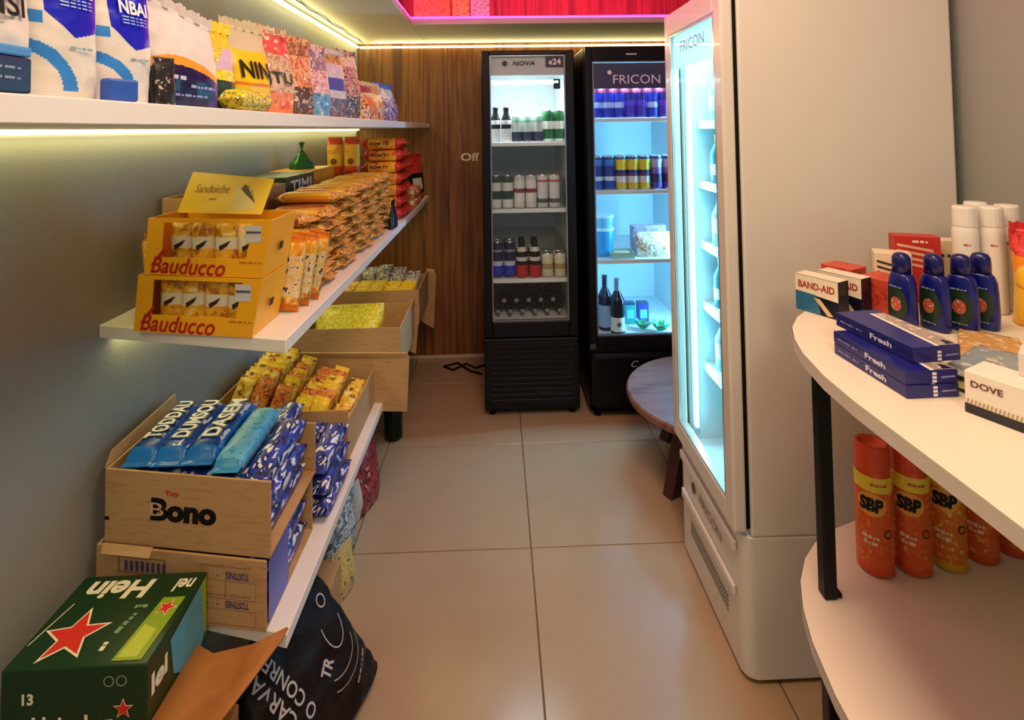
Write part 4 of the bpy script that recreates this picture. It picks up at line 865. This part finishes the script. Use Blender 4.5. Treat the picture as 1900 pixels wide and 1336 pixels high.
# yellow mesh bag in carton B
V, F, UV = pouch_vf(.30, .22, .2, 8, wr=.006, base=1.0)
M_mesh = pmat(['f0dc1c', 'e4c410', 'f4ec6a'], 90, kind='voronoi')
V = [(x, y, z) for x, y, z in V]
o = tag(mk('mesh_sack', (V, F), M_mesh, None, (-.66, 2.45, zl+.006), (0, 0, .1), None, True), 'bright yellow net sack slumped in the brown carton', 'sack')
LC = {2: 'bright yellow pack in the carton beside wood wall', 0: 'brown and yellow pack in the carton beside wood wall', 3: 'grey and white pack in the carton beside wood wall'}; GC = {2: 'yellow packs, far carton', 0: 'brown yellow packs, far carton', 3: 'grey packs, far carton'}
filed((-.785, -.708, -.631, -.554, -.477), 2.815, 4, .046, (zl+.02,)*5, [2, 2, 0], LC, GC, lean=-.3, seed=5)
filed((-.785, -.708, -.631, -.554, -.477), 3.015, 3, .046, (zl+.06, zl+.06, zl+.07, zl+.05, zl+.03), [3], LC, GC, lean=-.3, seed=6)
# ================================================================== on the floor under the lowest shelf
o = inst('soda_bottle', lathe_mesh('floor_bottle', rings((.035, 0, .042, .006, 1), (.042, .006, .042, .13, 6), (.042, .13, .016, .2, 6), (.016, .2, .016, .235, 2)), [mat('0c1a14', .12), mat('20302a', .3)], [(0, 0), (.22, 1)]), (-.49, 2.55, .0005), (0, 0, 0), 'dark green bottle standing on the floor under the lowest shelf', 'bottle')
bag('rice_bag', .2, .10, .24, (-.53, 2.09, .0005), math.radians(70), [pmat(['8a1c1c', 'a83230', '5a1010', 'c87a70'], 22), mat('c8c4bc', .4)], lambda u, v: 1 if u < -.5 and v < .6 else 0, 'dark red bag standing on the floor under the lowest shelf', seed=71)
bag('rice_bag', .18, .08, .28, (-.55, 1.85, .0005), math.radians(70), [pmat(['b8c0c0', '5a6a70', 'd8dcd8', '8a98a0'], 26)], one, 'grey and white bag standing on the floor under the shelf', seed=72)
bag('bean_bag', .10, .05, .14, (-.49, 1.715, .0005), math.radians(70), [pmat(['a8924a', 'c8b46a', '5a5024'], 26)], one, 'small khaki bag on the floor beside grey and white bag', seed=73)
tag(mk('floor_carton', bbx(-.08, .08, -.06, .06, 0, .13, .002), M_card, None, (-.56, 1.62, .0005)), 'small brown carton on the floor behind the black bag', 'box')
# black charcoal bag
BW, BD, BH, BT = .46, .16, .30, .5
V, F, UV = pouch_vf(BW, BD, BH, 5, nz=36, na=48, wr=.010, taper=BT, base=.95)
cb = tag(mk('charcoal_bag', (V, F), mat('170e0e', .5, bump=.5, bscale=26), None, (-.452, 1.30, .0005), (math.radians(-14), 0, math.radians(68)), None, True), 'black plastic charcoal bag with white print beside the shelf end', 'bag')
fnc = bag_fn(BW, BD, BH, off=.007, taper=BT, base=.95)
MP = mat('b8b2b4', .5)
def ctext(s_, width, cx, cz, ang_, height, bold=.015):
    V, F = fit_text(s_, width, 0, bold, height); c_, n_ = math.cos(ang_), math.sin(ang_)
    mk('lettering', ([fnc(cx+x*c_-y*n_, cz+x*n_+y*c_) for x, y in V], F), MP, cb)
ctext('CARVAO', .15, -.105, .205, 1.9, .026); ctext('O CONRF', .15, -.06, .185, 1.9, .026)
ctext('TR', .035, .03, .15, .6, .028, .03); ctext('mnrsm', .06, .125, .075, .7, .010)
def ringpts(cx, cz, rx, rz_, a0, a1, w_, n=18):
    V, F = [], []
    for i in range(n+1):
        a = a0+(a1-a0)*i/n
        for s in (-w_, w_): V.append(fnc(cx+(rx+s)*math.cos(a), cz+(rz_+s)*math.sin(a)))
    for i in range(n): F.append((2*i, 2*i+2, 2*i+3, 2*i+1))
    return V, F
mk('print', ringpts(.085, .20, .03, .045, 2.9, 6.3, .0012), MP, cb); mk('print', ringpts(.07, .15, .055, .04, 4.0, 6.3, .001), MP, cb); mk('print', ringpts(.075, .135, .065, .05, 4.0, 6.3, .001), MP, cb); mk('print', ringpts(.09, .25, .012, .012, 0, 6.28, .0015), MP, cb)
# cardboard carton with raised flap, beer carton on top
M_cb = grain('cardboard_orange', ['9a6028', 'aa6e30', '8c5420'], 8, (1, 1, 4), .7, .08, .3)
t = empty('floor_carton', (-.68, .955, 0)); tag(t, 'large brown cardboard carton on the floor under beer carton', 'box')
mk('carton_body', bbx(-.17, .165, -.17, .155, .0005, .30, .003), M_cb, t)
def wl(x, y, z): return (x+.68, y-.955, z)
FV = []; NF = 10
for i in range(NF+1):
    f = i/NF; y = .84+.235*f
    xr = -.505+.098*min(1, f*1.05)**.8; zr = .435+.02*f
    prof_ = [(-.574, .30), (-.574, .452-.01*f), (-.545, .434-.01*f), ((-.535+xr)/2, .432+.006*f), (xr, zr+.012)]
    for x_, z_ in prof_: FV += [wl(x_, y, z_), wl(x_-.003, y, z_+.003)]
FF = []
for i in range(NF):
    for j in range(4):
        a = (i*5+j)*2; b = ((i+1)*5+j)*2
        FF += [(a, a+2, b+2, b), (a+1, b+1, b+3, a+3)]
for i in range(NF):
    a = (i*5+4)*2; b = ((i+1)*5+4)*2; FF.append((a, a+1, b+1, b)); a -= 8; b -= 8; FF.append((a, b, b+1, a+1))
mk('raised_flap', (FV, FF), M_cb, t, smooth=True)
GR = mat('0a3416', .3); GR2 = mat('0d4a1e', .3); CRM = mat('ece8cc', .4); RD = mat('d8281c', .4); LIME = mat('8aa81c', .35)
t = tag(mk('beer_carton', bbx(-.115, .115, -.093, .093, 0, .245, .0025), GR, None, (-.695, 1.021, .3025), (0, 0, math.radians(.6))), 'green beer carton with red star and cream lettering', 'box')
T, X_, Y_ = (0, 0, .245), (-1, 0, 0), (0, -1, 0)
put_text(t, 'Hein', .118, CRM, (-.03, .058, .245), X_, Y_, bold=.035, height=.042, shear=.1)
put_text(t, 'nel', .034, CRM, (.088, .062, .245), X_, Y_, bold=.03, height=.03, shear=.1)
decal(t, [(.052, -.085), (.100, -.085), (.106, .035), (.066, .035)], LIME, T, (1, 0, 0), (0, 1, 0))
decal(t, [(.058, -.080), (.09, -.080), (.092, -.03), (.066, -.02)], mat('b8c83a', .35), T, (1, 0, 0), (0, 1, 0), off=.0012)
decal(t, star(.019, .084, .012, -1.2), mat('f0e0c8'), T, (1, 0, 0), (0, 1, 0), off=.0014); decal(t, star(.0155, .084, .012, -1.2), RD, T, (1, 0, 0), (0, 1, 0), off=.0018)
decal(t, star(.056, -.045, -.035, .42), CRM, T, (1, 0, 0), (0, 1, 0)); decal(t, star(.047, -.045, -.035, .42), RD, T, (1, 0, 0), (0, 1, 0), off=.0014)
decal(t, [(-.109, -.05), (-.107, -.05), (-.09, .03), (-.092, .03)], CRM, T, (1, 0, 0), (0, 1, 0))
put_text(t, 'mn', .016, CRM, (.022, -.058, .245), (0, 1, 0), (-1, 0, 0), height=.014); put_text(t, 'mnsr', .04, mat('7a9a70'), (.03, -.015, .245), (.25, 1, 0), (-1, .25, 0), height=.016)
put_text(t, 'mrsn', .022, mat('8aa880'), (.036, .018, .245), (-1, 0, 0), (0, -1, 0), height=.012)
for i in range(2): mk('recycle_mark', ([(.055+.02*i+r_*math.cos(a), -.0938, .222+r_*math.sin(a)) for a in [j*PI/8 for j in range(17)] for r_ in (.007, .0085)], [(2*j, 2*j+2, 2*j+3, 2*j+1) for j in range(16)]), mat('9ab09a'), t)
put_text(t, '13', .018, CRM, (-.072, -.093, .2), (1, 0, 0), (0, 0, 1), bold=.04, height=.018)
put_text(t, 'Heineken', .13, CRM, (0.0, -.093, .157), (1, 0, 0), (0, 0, 1), bold=.03, height=.03)
decal(t, star(.017, .078, .178), mat('f0d8c8'), (0, -.093, 0), (1, 0, 0), (0, 0, 1)); decal(t, star(.014, .078, .178), RD, (0, -.093, 0), (1, 0, 0), (0, 0, 1), off=.0014)
decal(t, [(-.03, .225), (.07, .238), (.085, .14), (.05, .10), (-.02, .16)], mat('4a9ab8', .35), (.115, 0, 0), (0, 1, 0), (0, 0, 1))
decal(t, [(.07, .238), (.088, .24), (.09, .13), (.085, .14)], LIME, (.115, 0, 0), (0, 1, 0), (0, 0, 1))
put_text(t, 'lei', .045, CRM, (.115, -.06, .2), (0, 1, 0), (0, 0, 1), bold=.04, height=.035)

# ================================================================== right side: rounded display table
ZU, ZW = 1.0, .5
edge = [(.525, .30), (.525, .6), (.523, .80), (.528, .88), (.544, .97), (.565, 1.035), (.594, 1.095), (.635, 1.15), (.68, 1.19), (.74, 1.225), (.82, 1.255), (.95, 1.28), (1.10, 1.29), (1.225, 1.29), (1.225, .30)]
t = empty('display_table', (0, 0, 0)); tag(t, 'two-tier pale table with rounded end and black legs', 'table')
M_top = M_low = mat('e6dccb', .4)
poly = list(reversed(edge))
def tier(z, m, nm):
    o = mk(nm, prism(poly, z-.022, z), m, t)
    def off(p, c=(.95, .8), k=.0): return p
    V, F = [], []
    for x, y in edge[:-2]:
        V += [(x-.0012, y+.0006, z-.0225), (x-.0012, y+.0006, z-.0005)]
    for i in range(len(edge)-3): F.append((2*i, 2*i+1, 2*i+3, 2*i+2))
    mk('edge_band', (V, F), mat('d6d0c6', .45), o)
tier(ZU, M_top, 'table_top'); tier(ZW, M_low, 'lower_tier')
for x, y in ((.628, 1.06), (.628, .42), (1.18, 1.2), (1.18, .42)):
    mk('leg', bbx(x-.0125, x+.0125, y-.0125, y+.0125, ZW+.0005, ZU-.0225, .003), mat('0c0c0e', .4), t)
    mk('leg', bbx(x-.0125, x+.0125, y-.0125, y+.0125, .0005, ZW-.0225, .003), mat('0c0c0e', .4), t)
    mk('foot_bracket', bbx(x+.0128, x+.024, y-.008, y+.008, ZW+.0004, ZW+.008, .001, 1), mat('0c0c0e', .4), t)
# aerosol cans on the lower tier
ap = rings((.029, 0, .0335, .004, 1), (.0335, .004, .0335, .19, 24), (.0335, .19, .030, .206, 3), (.030, .206, .0315, .208, 1), (.0315, .208, .0310, .243, 4), (.031, .243, .029, .253, 2), (.027, .2535, .02, .243, 2))
mA = [mat('d8501c', .3, .2), pmat(['e0742a', 'd85a1c', 'e89a4a'], 40), mat('e8cf3c', .3), mat('d84a20', .35)]
mY = [mat('d8a41c', .3, .2), pmat(['e0b42c', 'd8701c', 'e8c84a'], 40), mat('e8cf3c', .3), mat('d84a20', .35)]
ME_a = lathe_mesh('aerosol', ap, mA, [(0, 0), (.02, 1), (.17, 2), (.195, 0), (.206, 3)], 28)
ME_y = lathe_mesh('aerosol_y', ap, mY, [(0, 0), (.02, 1), (.17, 2), (.195, 0), (.206, 3)], 28)
for k, (x, y) in enumerate(((.766, 1.121), (.841, 1.118), (.921, 1.126), (1.003, 1.142), (1.085, 1.155))):
    o = inst('aerosol_can', ME_y if k == 2 else ME_a, (x, y, ZW+.0005), (0, 0, 0), ('orange insect spray can beside the black table leg', 'orange insect spray can, second from the black leg', 'amber yellow insect spray can between orange spray cans', 'orange insect spray can just past the amber can', 'orange insect spray can farthest from the black leg')[k], 'spray can')
    mk('cap', lathe([(.0318, .2085), (.0318, .243), (.030, .2515), (.0285, .2525), (.0265, .249), (.02, .236), (.004, .235)], 24), mA[3], o)
    def wrap(cx, cz, R=.0339):
        return lambda px_, pz: (R*math.sin((px_)/R+cx), -R*math.cos((px_)/R+cx), pz)
    a0 = -.72
    w1 = wrap(a0, 0)
    mk('label_patch', disc(w1, 0, .142, .028, .023), mat('eaa83c', .35), o)
    surf_text(o, 'SBP', .044, mat('14161c', .4), 0, .142, wrap(a0, 0, .0346), bold=.06, height=.028, shear=.1)
    surf_text(o, 'mnrs', .03, mat('e8d8b0', .4), 0, .078, wrap(a0-.1, 0, .0342), height=.012); surf_text(o, 'nrm', .024, mat('e8d8b0', .4), 0, .066, wrap(a0-.1, 0, .0342), height=.012)
    w2 = wrap(.15, 0, .0343)
    mk('emblem', ([w2(r_*math.cos(a), .088+r_*math.sin(a)) for a in [j*PI/8 for j in range(17)] for r_ in (.006, .0085)], [(2*j, 2*j+2, 2*j+3, 2*j+1) for j in range(16)]), mat('2a2a3a'), o)
    surf_text(o, 'mnrsm', .03, mat('b8401c', .4), 0, .182, wrap(-.3, 0, .0342), height=.008)
# items on the table top
zu = ZU+.0005
ang = math.atan2(-.081, .042)
def bandaid(x, y, rz, label):
    t = tag(mk('bandage_box', bbx(-.047, .047, -.0195, .0195, 0, .078, .0015), mat('101626', .35), None, (x, y, zu), (0, 0, rz)), label, 'box')
    o_ = (0, -.0195, 0)
    decal(t, [(-.047, .042), (.047, .036), (.047, .0775), (-.047, .0775)], mat('e8dcc8', .4), o_, (1, 0, 0), (0, 0, 1), off=.0004)
    decal(t, [(-.047, .0), (.01, .0), (.0, .04), (-.047, .042)], mat('2a6a94', .4), o_, (1, 0, 0), (0, 0, 1), off=.0005)
    decal(t, [(-.005, .034), (.008, .034), (.036, .004), (.024, .002)], mat('d8bc90', .4), o_, (1, 0, 0), (0, 0, 1), off=.0008)
    put_text(t, 'BAND-AID', .08, mat('a83a2a', .4), (0, -.0195, .058), (1, 0, 0), (0, 0, 1), bold=.03, height=.015)
    decal(t, [(-.047, -.0195), (.047, -.0195), (.047, .0195), (-.047, .0195)], mat('e6dccb', .4), (0, 0, .078), (1, 0, 0), (0, 1, 0), off=.0004)
    decal(t, [(-.0195, .05), (.006, .05), (.006, .0775), (-.0195, .0775)], mat('1a1c28', .4), (.047, 0, 0), (0, 1, 0), (0, 0, 1), off=.0004)
    return t
bandaid(.702, 1.170, ang, 'bandage box with red lettering nearest the table end')
bandaid(.765, 1.190, ang, 'bandage box between another bandage box and red box')
M_redbox = pmat(['b83024', 'c84a34', 'a02018'], 40)
for k, (x, y, z, l_) in enumerate(((.84, 1.175, 0, 'red box standing between bandage boxes and blue bottles'), (.80, 1.25, 0, 'red box lying behind the bandage boxes'))):
    o = tag(mk('medicine_box', bbx(-.035, .035, -.03, .03, 0, .075 if k == 0 else .082, .0015), M_redbox, None, (x, y-.005*k, zu+z), (0, 0, ang+PI/2 if k == 0 else ang)), l_, 'box')
    decal(o, [(-.03, .02), (.03, .02), (.03, .05), (-.03, .05)], mat('c85a44', .4), (0, -.03, 0), (1, 0, 0), (0, 0, 1))
o = tag(mk('medicine_box', bbx(-.035, .035, -.022, .022, 0, .118, .0015), mat('e6d8bc', .4), None, (.892, 1.215, zu), (0, 0, -.5)), 'cream box with dark stripes behind the blue bottles', 'box')
for k in range(4): decal(o, [(-.03, .06+.012*k), (.012, .05+.012*k), (.012, .055+.012*k), (-.03, .065+.012*k)], mat('3a3030', .4), (0, -.022, 0), (1, 0, 0), (0, 0, 1))
o = tag(mk('medicine_box', bbx(-.045, .045, -.02, .02, 0, .15, .0015), mat('b82a1e', .4), None, (.962, 1.235, zu), (0, .0, -.35)), 'tall red box with cream bars behind the blue bottles', 'box')
for k in range(4): decal(o, [(-.04, .088+.013*k), (.03, .076+.013*k), (.03, .082+.013*k), (-.04, .094+.013*k)], mat('e0a890', .4), (0, -.02, 0), (1, 0, 0), (0, 0, 1))
put_text(o, 'mnr', .03, mat('f0d0c0'), (.005, -.02, .138), (1, 0, 0), (0, 0, 1), height=.01)
o = tag(mk('medicine_box', bbx(-.025, .025, -.02, .02, 0, .138, .0015), mat('e8ddb8', .4), None, (1.035, 1.24, zu), (0, 0, -.35)), 'pale yellow box beside the tall red box', 'box')
for k in range(3): decal(o, [(-.012+.012*k, .10), (-.006+.012*k, .10), (-.006+.012*k, .107), (-.012+.012*k, .107)], mat('3a3430', .4), (0, -.02, 0), (1, 0, 0), (0, 0, 1))
# blue bottles
def ell(rows_, n=28):
    V, F = [], []
    for rx, ry, z in rows_:
        for i in range(n):
            a = 2*PI*i/n; V.append((rx*sp(math.cos(a), .8), ry*sp(math.sin(a), .8), z))
    for k in range(len(rows_)-1):
        for i in range(n): F.append((k*n+i, k*n+(i+1) % n, (k+1)*n+(i+1) % n, (k+1)*n+i))
    F += [tuple(range(n-1, -1, -1)), tuple((len(rows_)-1)*n+i for i in range(n))]; return V, F
M_bb = mat('0a1570', .25); M_bcap = mat('09105c', .28)
for k, (x, y, rz_) in enumerate(((.812, 1.078, -1.35), (.865, 1.062, -1.3), (.915, 1.056, -1.0), (.963, 1.064, -.95))):
    t = tag(mk('shampoo_bottle', ell([(.024, .014, 0), (.0265, .0165, .004), (.0275, .017, .03), (.0265, .0165, .07), (.025, .0155, .092), (.021, .0145, .103), (.0165, .0135, .108)]), M_bb, None, (x, y, zu), (0, 0, rz_), None, True), ('navy blue shampoo bottle next to the red box', 'navy blue shampoo bottle between two bottles, before the cream box', 'navy blue shampoo bottle before the tall red box', 'navy blue shampoo bottle next to the white sprays')[k], 'bottle')
    mk('cap', ell([(.0165, .0135, .1085), (.0165, .0135, .128), (.016, .013, .138), (.0125, .0105, .145), (.006, .005, .148)]), M_bcap, t, smooth=True)
    def f_(x_, z_): return (x_, -.0168*(1-min(.99, abs(x_/.0272))**2.5)**.4-.0012, z_)
    mk('label_patch', disc(f_, 0, .048, .021, .036), mat('14301e', .35), t)
    mk('label_badge', disc(lambda x_, z_: tuple(Vector(f_(x_, z_))+Vector((0, -.0008, 0))), 0, .048, .011, .014), pmat(['c8c0b0', 'b84a3a', '4a9a5a'], 120), t)
    for zz in (.082, .016): surf_text(t, 'mnrs', .026, mat('8a9ac8'), 0, zz, lambda x_, z_: tuple(Vector(f_(x_, z_))+Vector((0, -.001, 0))), height=.005)
# white spray cans
ws = lathe_mesh('deodorant', rings((.021, 0, .0235, .004, 1), (.0235, .004, .0235, .17, 10), (.0235, .17, .021, .182, 3), (.0205, .1825, .0205, .225, 3)), [mat('e8e4dc', .35)], [(0, 0)], 24)
for k, (x, y) in enumerate(((1.018, 1.16), (1.068, 1.15), (1.118, 1.165), (1.093, 1.215))):
    o = inst('spray_can', ws, (x, y, zu), (0, 0, 0), ('white spray can nearest the navy shampoo bottles', 'white spray can between two others by chips bag', 'white spray can right behind the chips bag', 'white spray can standing behind the other sprays')[k], 'spray can')
    mk('cap', lathe([(.0205, .1825), (.0215, .184), (.0215, .222), (.02, .226)], 22), mat('ebe7df', .4), o)
    wf = lambda x_, z_: (.0239*math.sin(x_/.0239-.6), -.0239*math.cos(x_/.0239-.6), z_)
    surf_text(o, 'mr', .012, mat('b86a3a'), 0, .145, wf, height=.008)
# chips bag
b_ = bag('chips_bag', .18, .085, .19, (1.12, 1.035, zu), math.radians(-38), [pmat(['f0a41c', 'f4c03a', 'e88a1c'], 16), pmat(['c81c24', 'd83a3a', 'a81418'], 26)], lambda u, v: 1 if v > .68-.06*u else 0, 'orange chips bag with red top on the table', seed=80, seal=mat('c82028', .35), nz=36, na=44)
surf_text(b_, 'mnrsm', .10, mat('8a4a14', .4), -.02, .085, bag_fn(.18, .085, .19), height=.012); surf_text(b_, 'mnrsmn', .09, mat('f4d0c0', .4), -.02, .15, bag_fn(.18, .085, .19), height=.012)
# toothpaste boxes
M_nb = mat('131a70', .3)
def paste(x, y, z, rz, label, l=.165, w_=.082, h=.0195):
    t = tag(mk('toothpaste_box', bbx(-w_/2, w_/2, -l/2, l/2, 0, h, .0012), M_nb, None, (x, y, zu+z), (0, 0, rz)), label, 'box')
    decal(t, [(.004, -l/2+.002), (w_/2-.001, -l/2+.002), (w_/2-.001, l/2-.02), (.015, l/2-.02)], pmat(['c8bcae', 'a09088', 'd8ccbc'], 40), (0, 0, h), (1, 0, 0), (0, 1, 0), off=.0004)
    decal(t, [(-.002, -l/2), (.004, -l/2), (.016, l/2-.02), (.010, l/2-.02)], mat('eae6e0', .4), (0, 0, h), (1, 0, 0), (0, 1, 0), off=.0006)
    decal(t, [(.02, -l/2+.004), (w_/2-.004, -l/2+.004), (w_/2-.01, -l/2+.02), (.026, -l/2+.02)], mat('0c1030', .4), (0, 0, h), (1, 0, 0), (0, 1, 0), off=.0007)
    for q in range(3): decal(t, [(.0, .002+.0055*q), (.007, .002+.0055*q), (.007, .006+.0055*q), (.0, .006+.0055*q)], mat('eae6f0', .4), (0, -l/2, 0), (1, 0, 0), (0, 0, 1), off=.0004)
    decal(t, [(.014, .008), (.036, .009), (.036, .0115), (.014, .0105)], mat('8a92d0', .4), (0, -l/2, 0), (1, 0, 0), (0, 0, 1), off=.0004)
    put_text(t, 'Fresh', .045, mat('d8dcf4', .4), (-w_/2, -.02, h/2), (0, -1, 0), (0, 0, 1), bold=.03, height=.009)
    put_text(t, 'mnrsmn mrs', .05, mat('8a92d0', .4), (-w_/2, .045, h/2), (0, -1, 0), (0, 0, 1), height=.005)
    return t
paste(.642, .884, 0, .03, 'blue toothpaste box at the bottom of the pile by table edge'); paste(.642, .885, .0198, .03, 'blue toothpaste box second from bottom of the pile')
paste(.668, .912, .0396, .10, 'blue toothpaste box resting on top of the pile', h=.024)
# flat sachets, soap boxes
for k, (x, y, z, c) in enumerate(((.775, .86, 0, ['d8d0c0', 'a8a060', '6a6a4a']), (.79, .855, .013, ['cfc4b0', '8a9aa0', 'e4dccc']), (.875, .955, 0, ['dcc9a8', 'c89a5a', 'e8dcc4']))):
    inst('flat_sachet', pack_mesh('sachet', .17, .09, .012, [pmat(c, 30)], one, 60+k), (x, y, zu+z), (0, 0, .25+.3*k), ('khaki foil sachet lying between toothpaste and soap boxes', 'grey foil sachet lying on the khaki sachet', 'tan foil sachet lying before the shampoo bottles')[k], 'sachet')
o = tag(mk('soap_box', bbx(-.06, .06, -.03, .03, 0, .058, .0015), mat('e8e2d6', .4), None, (.712, .722, zu), (0, 0, math.radians(-63.9))), 'cream soap box with dark base stripe at table edge', 'box')
decal(o, [(-.06, .0), (.06, .0), (.06, .013), (-.06, .013)], mat('1c2430', .4), (0, -.03, 0), (1, 0, 0), (0, 0, 1), off=.0004)
for k in range(16): decal(o, [(-.058+.0045*k, .013), (-.056+.0045*k, .013), (-.0545+.0045*k, .02), (-.0565+.0045*k, .02)], mat('b09a70', .4), (0, -.03, 0), (1, 0, 0), (0, 0, 1), off=.0005)
put_text(o, 'DOVE', .036, mat('5a2a20', .4), (-.034, -.03, .042), (1, 0, 0), (0, 0, 1), bold=.02, height=.009)
o = tag(mk('soap_box', bbx(-.05, .05, -.022, .022, 0, .032, .0015), mat('ddd6d0', .4), None, (.765, .715, zu+.0582), (0, 0, math.radians(-50))), 'white box with grey lettering lying on the cream soap box', 'box')
put_text(o, 'IVISO', .07, mat('7a7480', .4), (0, -.022, .016), (1, 0, 0), (0, 0, 1), bold=.03, height=.022)
